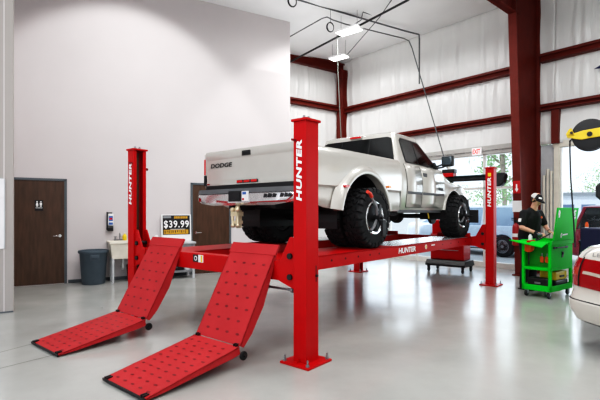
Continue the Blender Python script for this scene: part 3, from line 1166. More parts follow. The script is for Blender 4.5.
for sy in (-1, 1):
    wheel(WB, sy)
    wheel(0, sy, 1.05, .135, .012)
    wheel(0, sy, .705, .135, .012)

# underside
b = B()
for sy in (-1, 1):
    b.box(-1.3, 4.3, sy * .42 - .04, sy * .42 + .04, .56, .70)
for x in (-1.15, -.6, .5, 1.4, 2.4, 3.1, 4.2):
    b.box(x - .04, x + .04, -.42, .42, .58, .66)
b.obj('chassis_frame', M_blk, truck, bevel=.006)
for x in (0, WB):
    b = B(); b.cyl((x, -.92, .433), (x, .92, .433), .05); b.ball((x, .0 if x == 0 else .3, .433), (.17, .16, .17)); b.cyl((x - .14, 0 if x == 0 else .3, .433), (x - .18, 0 if x == 0 else .3, .433), .12)
    for sy in (-1, 1):
        b.cyl((x, sy * .5, .433), (x, sy * .56, .433), .17)
    b.obj('axle', M_blk, truck, smooth=40)
for sy in (-1, 1):
    b = B()
    for k in range(4):
        b.tube([(-.75 + k * .12, sy * .52, .60 - k * .02), (-.3, sy * .52, .515 - k * .012), (0, sy * .52, .50 - k * .012), (.3, sy * .52, .515 - k * .012), (.75 - k * .12, sy * .52, .60 - k * .02)], .018)
    b.obj('leaf_spring', M_dark, truck)
    b = B(); b.cyl((.1, sy * .62, .40), (-.18, sy * .5, .82), .03); b.cyl((WB - .05, sy * .62, .45), (WB + .05, sy * .6, .95), .035)
    b.obj('shock_absorber', M_lgrey, truck, smooth=40)
b = B(); b.cyl((.15, 0, .45), (1.9, 0, .6), .045); b.box(1.8, 2.7, -.25, .25, .48, .75)
b.obj('driveshaft', M_dark, truck, smooth=40)
b = B(); b.box(.65, 1.6, .35, .85, .45, .58)
b.obj('fuel_tank', M_blk, truck, bevel=.05, seg=3)
b = B(); b.tube([(2.2, -.45, .55), (1.2, -.5, .52), (.7, -.5, .55)], .045); b.cyl((1.9, -.5, .54), (1.3, -.52, .52), .09)
b.tube([(.7, -.5, .55), (.2, -.46, .76), (-.3, -.46, .76), (-.7, -.66, .56), (-.95, -.84, .5)], .04)
b.obj('exhaust', M_dark, truck, smooth=40)
b = B(); b.tube([(2.46, -.88, .56), (2.47, -.9, .46), (2.49, -.9, .40)], .012)
b.obj('yellow_strap', M_yel, truck)

# wheel clamps with alignment targets
def clamp(x, label, target, rot):
    M = TRM @ Matrix.Translation((x, -1.195, .433))
    e = tag(empty('wheel_clamp', M), label, 'wheel clamp', 'alignment clamps on the wheels')
    b = B(); b.cyl((0, .08, 0), (0, -.07, 0), .045); b.cyl((0, -.07, 0), (0, -.085, 0), .06); b.box(-.03, .03, -.05, -.01, -.2, .2, Matrix.Rotation(rot, 4, 'Y'))
    b.obj('hub', M_dark, e, smooth=40)
    for k in range(3):
        a = rot + PI / 2 + 2 * PI * k / 3
        c, s_ = math.cos(a), math.sin(a)
        b = B(); b.tube([(c * .04, -.03, s_ * .04), (c * .18, -.035, s_ * .18), (c * .245, -.02, s_ * .245)], .02); b.tube([(c * .245, -.02, s_ * .245), (c * .25, .05, s_ * .25)], .016)
        b.obj('claw_arm', M_steel, e, smooth=40)
    b = B(); c, s_ = math.cos(2.3), math.sin(2.3)
    b.tube([(.04, -.03, .08), (c * .22, -.05, s_ * .22 + .06), (c * .34, -.055, s_ * .34 + .06)], .016)
    hb = b.obj('lever', M_steel, e, smooth=40)
    b = B(); b.tube([(c * .31, -.055, s_ * .31 + .06), (c * .38, -.06, s_ * .38 + .05), (c * .38 - .08, -.065, s_ * .38 + .075)], .024)
    b.obj('lever_grip', (M_dark if target else mat('grip_red', (220, 60, 40), .4)), hb, smooth=40)
    b = B(); b.cyl((0, -.08, 0), (0, -.2 if target else -.12, 0), .02)
    if target:
        b.box(-.012, .012, -.30, -.12, -.13, .13)
    else:
        b.box(-.05, .05, -.14, -.10, -.26, -.03)
    b.obj('target_plate', M_blk, e, bevel=.01)
    return e


clamp(0, 'wheel clamp with red lever on the rear right tire of the truck', False, .3)
clamp(WB, 'wheel clamp with square black target on the front right tire of the truck', True, .0)
# ------------------------------------------------------------------ alignment console ahead of the lift
CON = LIFT @ frame(7.55, 1.45, 0, 0)
con = tag(empty('alignment_console', CON), 'red wheeled alignment console with a long black camera beam ahead of the truck', 'alignment console')
b = B(); b.box(-.2, .3, -.42, .42, .3, .95)
cb = b.obj('cabinet', M_red, con, bevel=.02)
for k, (z0, z1) in enumerate(((.33, .58), (.60, .90))):
    q = B(); q.box(-.212, -.2, -.38, .38, z0, z1)
    dr = q.obj('drawer', M_red, cb, bevel=.005)
    q = B(); q.box(-.225, -.212, -.3, .3, z1 - .04, z1 - .025)
    q.obj('handle', M_steel, dr)
b = B()
b.prism([(-.34, .15), (.36, .15), (.36, .2), (.28, .3), (-.26, .3), (-.34, .2)], 'y', -.5, .5)
bs = b.obj('base', M_blk, con, bevel=.01)
for x in (-.28, .3):
    for y in (-.43, .43):
        q = B(); q.lathe([(.02, -.02), (.055, -.02), (.06, -.01), (.06, .01), (.055, .02), (.02, .02)], (x, y, .06), 'y', 16); q.box(x - .03, x + .03, y - .028, y + .028, .1, .16)
        q.obj('caster', M_dark, bs, smooth=40)
b = B(); b.box(-.15, .2, .08, .4, .95, 1.3); b.mi = 1; b.box(-.17, .1, -.35, .0, .95, 1.15)
b.obj('control_unit', [M_red, M_blk], con, bevel=.015)
b = B(); b.box(.05, .15, -.05, .05, .95, 2.5)
b.obj('mast', M_dark, con)
b = B(); b.box(.0, .13, -1.15, 1.15, 2.26, 2.38); b.mi = 1
bm_ = b.obj('camera_beam', [M_blk, M_blk], con, bevel=.025)
b = B(); b.box(-.04, .1, -1.14, 1.14, 2.375, 2.40)
b.obj('beam_top_shell', mat('dark_teal', (20, 50, 52), .4), bm_)
for sy in (-1, 1):
    q = B(); q.prism([(sy * 1.0, 2.42), (sy * 1.32, 2.42), (sy * 1.34, 2.36), (sy * 1.30, 2.18), (sy * 1.22, 2.10), (sy * 1.12, 2.10), (sy * 1.03, 2.2), (sy * 1.0, 2.3)], 'x', -.08, .16)
    q.obj('camera_pod', M_blk, bm_, bevel=.02)
b = B(); b.box(-.08, .16, -.12, .16, 2.38, 2.48); b.mi = 1; b.box(-.06, .14, -.14, .18, 2.48, 2.58)
b.obj('beam_center_housing', [M_red, M_blk], bm_, bevel=.015)

# ------------------------------------------------------------------ rolling jack between the runways
JK = LIFT @ frame(3.4, 1.55, .82, 0)
jk = tag(empty('rolling_jack', JK), 'red and black rolling bridge jack between the lift runways under the truck', 'jack')
b = B(); b.box(-.16, .16, -.47, .47, 0, .14)
b.obj('jack_body', M_red, jk, bevel=.01)
b = B()
b.loft([[(-.14, -.35, .14), (-.14, -.27, .14), (-.02, -.1, .34), (-.02, -.18, .34)], [(-.10, -.35, .14), (-.10, -.27, .14), (.02, -.1, .34), (.02, -.18, .34)]])
b.loft([[(-.14, .35, .14), (-.14, .27, .14), (-.02, .1, .34), (-.02, .18, .34)], [(-.10, .35, .14), (-.10, .27, .14), (.02, .1, .34), (.02, .18, .34)]])
b.obj('scissor_arm', M_redd, jk)
b = B(); b.box(-.12, .12, -.3, .3, .33, .37)
b.obj('lifting_pad', M_blk, jk, bevel=.008)
b = B(); b.box(.16, .3, -.2, -.05, .06, .26)
b.obj('air_valve', M_org, jk, bevel=.02)

# ------------------------------------------------------------------ left wall group
def LP(px, out, z=0):       # spot in front of the left wall
    return LW @ Vector((lw_s(px), -out, z))


p = LP(92.4, .33)
bn = tag(empty('trash_can', frame(p.x, p.y, 0, 0)), 'round grey-blue plastic trash can against the left wall beside the sink', 'trash can')
b = B(); b.lathe([(.0, .0), (.215, .0), (.225, .02), (.268, .66), (.275, .67), (.255, .67), (.21, .04), (0, .04)], n=32)
b.obj('bin_body', M_bin, bn, smooth=40)
b = B(); b.lathe([(.266, .64), (.29, .645), (.298, .67), (.29, .70), (.268, .705), (.26, .69)], n=32, close=True)
b.obj('rim', M_bin, bn, smooth=40)
for a in (-60, 120):
    q = B(); R = Matrix.Rotation(math.radians(a), 4, 'Z'); q.box(.26, .305, -.07, .07, .55, .62, R); q.box(.26, .275, -.09, .09, .5, .66, R)
    q.obj('handle', M_bin, bn, bevel=.008)

sx0, sx1 = lw(106.5), lw(106.5) + .6
SK = LW @ frame(sx0, 0, 0, 0)
sk = tag(empty('laundry_sink', SK), 'cream plastic laundry sink on thin legs beside the trash can', 'sink')
b = B()
b.loft([[(.06, -.50, .50), (.54, -.50, .50), (.54, -.08, .50), (.06, -.08, .50)], [(.02, -.56, .82), (.58, -.56, .82), (.58, -.03, .82), (.02, -.03, .82)],
        [(0, -.58, .83), (.6, -.58, .83), (.6, -.01, .83), (0, -.01, .83)], [(0, -.58, .87), (.6, -.58, .87), (.6, -.01, .87), (0, -.01, .87)],
        [(.04, -.54, .87), (.56, -.54, .87), (.56, -.14, .87), (.04, -.14, .87)], [(.08, -.48, .54), (.52, -.48, .54), (.52, -.16, .54), (.08, -.16, .54)]])
b.obj('basin', M_cream, sk, bevel=.012)
for x in (.08, .52):
    for y in (-.48, -.1):
        q = B(); q.cyl((x, y, 0), (x, y, .52), .022, .03, n=12); q.obj('leg', M_lgrey, sk, smooth=40)
b = B()
b.box(.14, .38, -.11, -.05, .87, .90); b.tube([(.26, -.08, .90), (.26, -.08, 1.0), (.26, -.14, 1.04), (.26, -.24, 1.02), (.26, -.27, .97)], .012)
for x in (.17, .35):
    b.cyl((x, -.08, .90), (x, -.08, .95), .016); b.box(x - .03, x + .03, -.09, -.07, .95, .965)
b.obj('faucet', M_steel, sk, smooth=40)
b = B(); b.tube([(.3, -.3, .5), (.3, -.3, .3), (.3, -.2, .25), (.3, -.05, .3)], .02)
b.obj('drain_pipe', M_white, sk)
p = LP(124, .09, .871)
sb = tag(empty('soap_bottle', frame(p.x, p.y, .871, 0)), 'small yellow soap bottle on the back ledge of the sink', 'bottle')
b = B(); b.lathe([(0, 0), (.04, 0), (.045, .01), (.045, .10), (.03, .125), (.014, .135), (.014, .15)], n=16)
b.obj('bottle_body', M_yel, sb, smooth=40)
b = B(); b.lathe([(.0, .148), (.018, .148), (.018, .17), (0, .17)], n=12); b.obj('cap', M_cream, sb, smooth=40)
p = LW @ Vector((lw(131) , -.3, 0))
bk = tag(empty('bucket', frame(p.x, p.y, 0, 0)), 'black bucket on the floor under the sink', 'bucket')
b = B(); b.lathe([(0, 0), (.11, 0), (.14, .34), (.15, .35), (.13, .35), (.10, .02), (0, .02)], n=24); b.obj('bucket_body', M_blk, bk, smooth=40)
b = B(); b.tube([(.14 * math.cos(a), 0, .33 + .1 * math.sin(a)) for a in [PI * k / 10 for k in range(11)]], .004); b.obj('handle', M_steel, bk)

SD = LW @ frame(lw(109.8), 0, 0, 0)
sd = tag(empty('soap_dispenser', SD), 'wall-mounted hand cleaner dispenser with blue and red label above the trash can', 'soap dispenser')
b = B(); b.box(-.05, .05, -.03, 0, 1.08, 1.49); b.box(-.068, -.05, -.08, 0, 1.1, 1.5); b.prism([(-.12, 1.08), (-.02, 1.08), (-.02, 1.2), (-.09, 1.2), (-.12, 1.16)], 'x', -.05, .06)
b.obj('bracket', M_blk, sd, bevel=.008)
b = B(); b.box(-.045, .065, -.11, -.02, 1.2, 1.46)
rf = b.obj('refill_bottle', M_white, sd, bevel=.015)
b = B(); b.box(-.03, .05, -.113, -.11, 1.30, 1.41); b.mi = 1; b.box(-.02, .04, -.116, -.112, 1.33, 1.37); b.mi = 0; b.box(-.03, .05, -.113, -.11, 1.22, 1.27)
b.obj('label_print', [M_bluel, M_redl], rf)

# work table with the price sign
tx0, tx1 = lw(146), lw(188.5)
TB = LW @ frame(tx0, 0, 0, 0)
tl = tx1 - tx0
tb = tag(empty('work_table', TB), 'grey metal work table with a lower shelf between the sink and the brown door', 'table')
b = B(); b.box(-.02, tl + .02, -.58, -.03, .78, .82)
b.obj('tabletop', M_lgrey, tb, bevel=.005)
b = B(); b.box(0, tl, -.55, -.06, .14, .17); b.obj('shelf', M_grey, tb)
b = B(); b.box(0, tl, -.56, -.54, .70, .78); b.obj('apron', M_grey, tb)
for x in (.03, tl - .03):
    for y in (-.54, -.07):
        q = B(); q.box(x - .025, x + .025, y - .02, y + .02, 0, .78); q.obj('leg', M_lgrey, tb)
ux = lambda px: lw(px) - tx0
for k, (px, w, d, h, m, lab, nm, ct) in enumerate(((179.6, .13, .12, .16, M_dark, 'dark box on the lower table shelf, left of the white jug', 'storage_box', 'box'), (186.2, .12, .12, .22, M_white, 'white jug on the lower table shelf next to the right leg', 'jug', 'jug'), (173, .16, .14, .1, M_blk, 'low black case on the lower table shelf, leftmost of three items', 'tool_case', 'case'))):
    e = tag(empty(nm, TB @ Matrix.Translation((ux(px) - .06, -.32, .17))), lab, ct)
    q = B()
    if nm == 'jug':
        q.lathe([(0, 0), (.06, 0), (.065, .02), (.065, .13), (.03, .18), (.02, .19), (.02, .21), (0, .21)], n=20); q.obj('jug_body', m, e, smooth=40)
        q = B(); q.lathe([(0, .205), (.024, .205), (.024, .23), (0, .23)], n=14); q.obj('cap', M_blk, e, smooth=40)
    else:
        q.box(-w / 2, w / 2, -d / 2, d / 2, 0, h); bo = q.obj('case_body', m, e, bevel=.01)
        q = B(); q.box(-w / 2 - .004, w / 2 + .004, -d / 2 - .004, d / 2 + .004, h * .7, h * .78); q.obj('lid_seam', M_grey, bo)
# white floor jug beside table legs
e = tag(empty('glove_box', TB @ Matrix.Translation((ux(153.5), -.3, .82))), 'small white and blue tissue box on the grey table behind the left post', 'box')
q = B(); q.box(-.1, .1, -.06, .06, 0, .1); bo = q.obj('box_body', M_white, e, bevel=.004)
q = B(); q.box(-.1, .1, -.062, -.06, .02, .05); q.obj('blue_band', M_bluel, bo)
q = B(); q.loft([[(-.05, -.02, .1), (.05, -.02, .1), (.05, .02, .1), (-.05, .02, .1)], [(-.03, -.03, .15), (.04, -.01, .14), (.03, .02, .16), (-.04, .01, .13)]]); q.obj('tissue', M_white, bo)

# price sign leaning on the wall on the table
s0, s1 = ux(160.5), ux(190)
SG = TB @ Matrix.Translation((0, -.12, .82)) @ Matrix.Rotation(math.radians(-4), 4, 'X')
sg = tag(empty('price_sign', SG), 'black and gold price sign reading $39.99 in a white frame on the table', 'sign')
W = s1 - s0
b = B(); b.box(s0, s1, 0, .02, 0, .62)
b.obj('board', M_white, sg, bevel=.004)
b = B(); b.box(s0 + .03, s1 - .03, -.004, 0, .15, .60)
pn = b.obj('panel', M_blk, sg)
cx = (s0 + s1) / 2
text('price_lettering', '$39.99', M_ltr, pn, (cx, -.005, .385), (1, 0, 0), (0, 0, 1), .19, W * .84, bold=.014, space=1.12)
b = B()
b.box(s0 + .04, s0 + .22, -.006, -.004, .535, .585)
b.obj('grey_logo_bar', M_grey, pn)
b = B()
random.seed(3)
x = s0 + .29
while x < s1 - .09:
    w = random.choice((.022, .03, .036))
    b.box(x, x + w, -.006, -.004, .525, .578); x += w + .009
b.obj('gold_lettering', M_gold, pn)
b = B()
x = s0 + .07
b.mi = 0
b.box(s0 + .05, s1 - .07, -.005, -.004, .165, .265)
b.mi = 1
while x < s1 - .12:
    w = random.choice((.025, .035, .04))
    b.box(x, x + w * .5, -.007, -.005, .18 + random.uniform(0, .03), .25); x += w + .014
b.obj('gold_strip', [M_gold, M_blk], pn)
b = B(); b.box(s0 + .2, s1 - .15, -.006, -.004, .272, .28); b.obj('underline', M_ltr, pn)

# whiteboard on the nearer wall
WBF = NEAR
wx = (5.2 - 300) / FPX
b = B(); b.box(.105, 1.9, 0, .018, .95, 1.99)
wbd = tag(b.obj('whiteboard', mat('whiteboard_white', (238, 238, 240), .25), M=NEAR, bevel=.015), 'whiteboard with rounded corners on the nearest wall at left', 'whiteboard')
b = B(); b.box(.10, .112, -.0, .024, .96, 1.98); b.box(.12, 1.9, 0, .022, 1.985, 1.995)
b.obj('rim', M_lgrey, wbd)

# ------------------------------------------------------------------ column items
def cpt(px, z):      # inner flange face of the red column
    return yin(z) - .004
FS = 1.53
def colbox(name, s0, s1, z0, z1, m, th=.008):
    b = B(); ya = yin((z0 + z1) / 2)
    b.loft([[(s0, yin(z) - .001, z), (s1, yin(z) - .001, z), (s1, yin(z) - th, z), (s0, yin(z) - th, z)] for z in (z0, z1)])
    return b.obj(name, m, M=RW)
o = tag(colbox('extinguisher_sign', 1.45, 1.61, 1.93, 2.22, mat('sign_red', (190, 24, 30), .4)), 'red sign with a white arrow pointing down on the column', 'sign')
b = B()
yy = yin(2.08) - .012
b.box(1.515, 1.545, yy, yy + .008, 2.03, 2.19)
b.prism([(1.49, 2.04), (1.57, 2.04), (1.53, 1.96)], 'y', yy, yy + .008)
b.obj('white_arrow', M_ltr, o)
o = tag(colbox('paper_notice', 1.42, 1.63, 1.50, 1.76, M_white, .004), 'white paper notice taped to the red column above the extinguisher', 'paper')
EX = RW @ Matrix.Translation((1.53, yin(1) - .11, .72))
ex = tag(empty('fire_extinguisher', EX), 'red fire extinguisher hanging on the column behind the technician', 'fire extinguisher')
b = B(); b.lathe([(0, 0), (.07, 0), (.08, .02), (.08, .42), (.06, .48), (.025, .51), (.025, .53), (0, .53)], n=20)
cy = b.obj('cylinder', mat('extinguisher_red', (150, 16, 22), .35), ex, smooth=40)
b = B(); b.lathe([(.0805, .2), (.0815, .2), (.0815, .28), (.0805, .28)], n=20); b.obj('label_band', M_white, cy, smooth=40)
b = B(); b.box(-.03, .03, -.03, .03, .53, .58); b.box(-.1, .03, -.012, .012, .58, .6); b.box(-.1, .02, -.012, .012, .62, .64); b.obj('valve', M_blk, ex)
b = B(); b.tube([(.03, 0, .55), (.1, 0, .52), (.11, 0, .4), (.1, 0, .15)], .012); b.obj('hose', M_blk, ex)
b = B(); b.box(-.02, .02, .07, .105, .05, .56); b.obj('bracket', M_dark, ex)

# exit sign
b = B(); b.box(-.11, .16, -.16, -.11, 3.06, 3.25)
e = tag(b.obj('exit_sign', mat('exit_white', (250, 246, 246), .4, emit=.25), M=RW, bevel=.006), 'white exit sign with red letters above the shop windows', 'sign')
text('lettering', 'EXIT', mat('exit_red', (226, 50, 44), .5, emit=.3), e, (.025, -.161, 3.155), (1, 0, 0), (0, 0, 1), .13, .22, bold=.03)

# ------------------------------------------------------------------ ceiling services
def led(px, py, z, ang, label, k=1.):
    p = pz(px, py, z)
    e = tag(empty('ceiling_light', frame(p.x, p.y, p.z, ang)), label, 'ceiling light', 'LED lights under the ceiling')
    b = B(); b.box(-.33 * k, .33 * k, -.17 * k, .17 * k, .0, .06)
    b.obj('housing', M_white, e, bevel=.01)
    b = B(); b.box(-.31 * k, .31 * k, -.15 * k, .15 * k, -.006, .001)
    b.obj('diffuser', M_led, e)
    top = zc(p.x, p.y)
    for sx in (-.25, .25):
        q = B(); q.cyl((sx, 0, .06), (sx, 0, top - p.z), .006, n=6); q.obj('hanger', M_steel, e)
    return p


lp1 = led(349, 31.5, 6.2, -40, 'glowing LED panel light, the nearer of the two under the ceiling', 1.)
lp2 = led(339, 58, 6.3, -40, 'glowing LED panel light, the farther one by the back corner', .9)


def line(name, pts, r, m, label, cat, group=None, n=8):
    b = B(); b.tube(pts, r, n)
    return tag(b.obj(name, m, smooth=60), label, cat, group)


line('sprinkler_pipe', [pz(286, 64, 6.4), pz(408, 0, 6.4), pz(450, -30, 6.4)], .028, M_dark, 'straight black sprinkler pipe running under the ceiling past the lights', 'pipe')
e0 = pz(419, 34.5, 6.75)
line('electrical_conduit', [pz(292, -2, 6.6), pz(340, 12, 6.65), pz(405, 31, 6.72), e0, e0 + Vector((.02, .03, -.12)), Vector((e0.x + .02, e0.y + .04, 5.3))], .022, M_cable, 'grey conduit bending down from the ceiling to the right wall girt', 'conduit')
line('hanging_cable', [pz(284, 40, 6.4), pz(322, 18.5, 6.4), pz(327, 17, 6.4), pz(333, 20, 6.38), pz(345, 24, 6.4), pz(404, 38.5, 6.4), pz(409, 41, 6.35), pz(412, 48, 6.2), CON @ Vector((.1, .1, 2.62))], .016, M_cable, 'long grey cable dropping from the ceiling to the alignment console', 'cable')
p0 = pz(337, 30, 6.4)
line('air_hose', [p0, p0 + Vector((.03, .02, -1.2)), p0 + Vector((.12, .05, -3.0)), p0 + Vector((.16, .06, -6.37))], .012, mat('hose_grey', (108, 114, 108), .5), 'pale vertical air hose hanging behind the truck near the back corner', 'hose')
line('light_conduit', [pz(346, 56, 6.36), pz(379, 18, 6.55), pz(393, -2, 6.7)], .012, M_cable, 'thin straight conduit rising from the farther LED light', 'conduit')
line('light_conduit', [pz(355, 24, 6.4), pz(361, 20, 6.6), pz(363, 12, 6.7), pz(372, 15, 6.75)], .014, M_cable, 'short bent conduit feeding the nearer LED light', 'conduit')
def coil(px, py, z, R, label, tilt):
    p = pz(px, py, z)
    e = tag(empty('cable_coil', frame(p.x, p.y, p.z, tilt)), label, 'cable coil')
    b = B()
    for k in range(3):
        b.tube([(R * (.92 + .06 * k) * math.cos(a), .012 * k, 1.25 * R * math.sin(a)) for a in [2 * PI * j / 28 for j in range(29)]], .011)
    b.obj('loop', M_dark, e, smooth=60)
    b = B(); b.tube([(0, 0, 1.2 * R), (0, 0, zc(p.x, p.y) - p.z)], .006); b.obj('hook', M_dark, e)
coil(330.5, 27, 6.2, .095, 'small black coil of cable hanging by the nearer LED light', 20)
coil(292.5, 1, 6.3, .10, 'black cable loop at the ceiling above the wall corner', 20)

# ------------------------------------------------------------------ yellow hose reel at the right
HR = frame(4.18, 6.3, 2.60, -35)
hr = tag(empty('hose_reel', HR), 'round black cable reel in a yellow bracket hanging before the right window', 'cable reel')
b = B(); b.lathe([(.05, -.09), (.20, -.09), (.225, -.08), (.225, -.06), (.19, -.05), (.19, .05), (.225, .06), (.225, .08), (.20, .09), (.05, .09)], axis='y', n=36)
b.obj('drum', M_blk, hr, smooth=40)
b = B()
b.prism([(-.29, .03), (-.25, .10), (-.22, .11), (-.19, .03), (-.08, .06), (.3, .10), (.36, .06), (.36, -.03), (.05, -.05), (-.1, -.07), (-.18, -.05), (-.27, -.02)], 'y', -.125, -.105)
b.box(-.28, -.18, -.125, .1, -.02, .03)
b.prism([(-.08, .06), (.3, .10), (.36, .06), (.36, -.03), (.05, -.05), (-.1, -.07)], 'y', .1, .115)
br = b.obj('yellow_bracket', M_yel, hr, bevel=.008)
b = B(); b.cyl((.0, -.14, 0), (0, .13, 0), .035); b.cyl((-.22, -.13, .04), (-.22, -.14, .04), .02)
b.obj('axle_cap', M_dark, br, smooth=40)
b = B(); b.box(.30, .36, -.12, .12, .06, .12); b.cyl((.33, 0, .1), (.33, 0, zc(4.5, 6.1) - 2.62), .03)
b.obj('ceiling_drop', M_girt, hr)
b = B(); b.tube([(-.2, 0, -.02), (-.245, -.02, -.06), (-.245, -.02, -.2), (-.235, -.02, -.6), (-.2, -.02, -1.2), (-.18, -.02, -1.62)], .011)
b.obj('cable', M_blk, hr, smooth=60)
# work lamp head
WLM = frame(4.52, 6.35, 0, -30)
wl = tag(empty('work_lamp', WLM), 'black octagonal lamp head on a stand behind the white car', 'work lamp')
b = B(); b.prism([(.2 * math.cos(a), 1.80 + .2 * math.sin(a)) for a in [PI / 8 + PI * k / 4 for k in range(8)]], 'y', -.06, .06)
b.obj('lamp_head', M_blk, wl, bevel=.015)
b = B(); b.cyl((.0, .08, .03), (.0, .08, 1.8), .018); b.box(-.02, .02, .05, .1, 1.75, 1.85)
b.obj('pole', M_dark, wl, smooth=40)
b = B(); b.lathe([(0, 0), (.2, 0), (.2, .02), (.03, .04), (0, .04)], (0, .08, 0), n=20); b.obj('base', M_dark, wl, smooth=40)
# navy pennant on the wall
b = B(); p = pd(596, 71.5, 9.9)
s_ = 2.80
b.prism([(s_, 4.72), (s_ + .5, 4.66), (s_ + .5, 4.95)], 'y', -.2, -.19)
tag(b.obj('pennant', mat('pennant_navy', (24, 26, 74), .7), M=RW), 'navy pointed pennant high on the wall above the cable reel', 'pennant')
# ------------------------------------------------------------------ green tool cart
CT = frame(4.27, 7.435, 0, 36.3)
ct = tag(empty('tool_cart', CT), 'bright green wheeled tool cart with its lid open in front of the technician', 'tool cart')
CL, CD = .84, .5
b = B()
for x in (0, CL - .05):
    for y in (0, CD - .05):
        b.box(x, x + .05, y, y + .05, .12, .97)
b.box(0, CL, 0, .02, .12, .22); b.box(0, CL, CD - .02, CD, .12, .22); b.box(0, .02, 0, CD, .12, .22); b.box(CL - .02, CL, 0, CD, .12, .22)
b.box(.01, CL - .01, .01, CD - .01, .12, .14)
b.box(.0, CL, 0, CD, .48, .53)
b.obj('frame', M_green, ct, bevel=.008)
b = B()
b.box(.05, CL - .05, 0, .012, .53, .95); b.box(.05, CL - .05, CD - .012, CD, .53, .95); b.box(CL - .012, CL, .05, CD - .05, .53, .95)
b.mi = 1
b.box(.17, .185, .012, CD - .012, .53, .95)
b.obj('side_panels', [M_green, M_greend], ct)
b = B()
b.box(-.01, CL + .01, -.015, .01, .93, 1.0); b.box(-.01, CL + .01, CD - .01, CD + .015, .93, 1.0); b.box(CL - .01, CL + .01, 0, CD, .93, 1.0); b.box(-.01, .01, 0, CD, .96, 1.0)
b.box(0, CL, 0, CD, .93, .945)
b.obj('top_tray', M_green, ct, bevel=.005)
b = B()
b.loft([[(-.02, .03, .985), (-.02, CD + .06, .985), (-.02, CD + .06, .97), (-.02, .03, .97)], [(-.16, .08, .90), (-.2, CD + .12, 1.0), (-.2, CD + .12, .985), (-.16, .08, .885)]])
b.obj('side_flap', M_green, ct)
b = B()
b.loft([[(.02, -.035, 1.0), (CL - .01, -.035, 1.0), (CL - .01, -.015, 1.0), (.02, -.015, 1.0)], [(.03, -.10, 1.57), (CL + .02, -.10, 1.57), (CL + .02, -.08, 1.57), (.03, -.08, 1.57)]])
ld = b.obj('lid', M_green, ct, bevel=.008)
def lidp(x, z): return Vector((x, -.035 - (z - 1.0) / .57 * .065 - .002, z))
b = B()
def ringpatch(cx, cz, ro, ri, sx, a0, a1, n=16):
    for k in range(n):
        t0, t1 = a0 + (a1 - a0) * k / n, a0 + (a1 - a0) * (k + 1) / n
        b.quad(*[lidp(cx + math.cos(t) * r * sx, cz + math.sin(t) * r) for t, r in ((t0, ri), (t1, ri), (t1, ro), (t0, ro))])
ringpatch(.72, 1.45, .085, .045, .8, .9, 5.6)
ringpatch(.72, 1.45, .03, .0, .8, 0, 6.28)
ringpatch(.1, 1.48, .05, .02, .6, 0, 6.28)
b.quad(lidp(.09, 1.40), lidp(.14, 1.40), lidp(.14, 1.5), lidp(.10, 1.5))
ringpatch(.28, 1.09, .045, .018, .7, 0, 6.28)
b.quad(lidp(.33, 1.085), lidp(.52, 1.095), lidp(.52, 1.12), lidp(.33, 1.11))
b.obj('white_emblem', M_ltr, ld)
b = B(); b.box(.05, .13, -.03, -.012, .86, .90); b.box(.12, .55, -.05, -.03, .87, .895); b.box(.5, .56, -.04, -.012, .86, .9)
b.obj('push_handle', M_blk, ct, bevel=.006)
b = B(); b.box(.40, .46, -.008, 0, .70, .80); b.cyl((.43, -.008, .77), (.43, -.02, .77), .018)
b.obj('lock_plate', M_dark, ct)
for x in (.06, CL - .06):
    for y in (.06, CD - .06):
        q = B(); q.lathe([(.015, -.018), (.05, -.018), (.055, -.008), (.055, .008), (.05, .018), (.015, .018)], (x, y, .055), 'y', 18); q.mi = 1; q.box(x - .025, x + .025, y - .026, y + .026, .085, .125); q.box(x - .015, x + .015, y - .028, y - .02, .05, .1)
        q.obj('caster', [M_blk, M_steel], ct, smooth=40)
# things on the cart
for k, yy in enumerate((.13, .215)):
    e = tag(empty('orange_holder', CT @ Matrix.Translation((.15, yy, .66))), ('orange tool grip hanging in the open cart end, nearer the corner', 'orange tool grip hanging in the open cart end, farther from the corner')[k], 'tool grip', 'orange grips on the green cart')
    q = B(); q.prism([(-.03, -.06), (.03, -.05), (.035, .05), (-.01, .06), (-.03, .03)], 'x', -.02, .015); q.obj('grip', M_org, e, bevel=.012)
    q = B(); q.tube([(0, .0, .05), (0, .0, .11)], .008); q.obj('shank', M_steel, e)
e = tag(empty('spool', CT @ Matrix.Translation((.06, .40, .86))), 'orange air fitting spool at the left end of the green cart', 'spool')
q = B(); q.lathe([(.02, -.05), (.075, -.05), (.08, -.03), (.05, -.02), (.05, .02), (.08, .03), (.075, .05), (.02, .05)], axis='x', n=24); q.obj('reel', M_org, e, smooth=40)
q = B(); q.tube([(0, .0, -.06), (0, .0, -.3)], .012); q.obj('hanging_cord', M_blk, e)
e = tag(empty('yellow_case', CT @ Matrix.Translation((.52, .2, .14))), 'yellow plastic case on the bottom shelf of the green cart', 'case')
q = B(); q.box(-.2, .24, -.14, .14, .15, .3); cb = q.obj('case_body', M_yel, e, bevel=.02)
q = B(); q.box(-.22, .26, -.15, .15, 0, .15); q.obj('lower_box', M_blk, e, bevel=.02)
q = B(); q.box(-.06, .1, -.155, -.14, .2, .23); q.obj('handle', M_blk, cb)
e = tag(empty('tool_case', CT @ Matrix.Translation((.12, .24, .14))), 'black tool case on the bottom shelf, left end of the cart', 'case')
q = B(); q.box(-.08, .1, -.16, .18, 0, .2); cb = q.obj('case_body', M_blk, e, bevel=.015)
q = B(); q.box(-.088, -.08, -.05, .05, .1, .13); q.obj('latch', M_steel, cb)
e = tag(empty('spray_bottle', CT @ Matrix.Translation((.03, .36, .945))), 'white bottle with a black top on the cart tray by the technician\'s hand', 'bottle')
q = B(); q.lathe([(0, 0), (.03, 0), (.033, .01), (.033, .12), (.015, .15), (.015, .165), (0, .165)], n=16); q.obj('bottle_body', M_white, e, smooth=40)
q = B(); q.lathe([(0, .16), (.02, .16), (.02, .19), (0, .19)], n=12); q.obj('cap', M_blk, e, smooth=40)
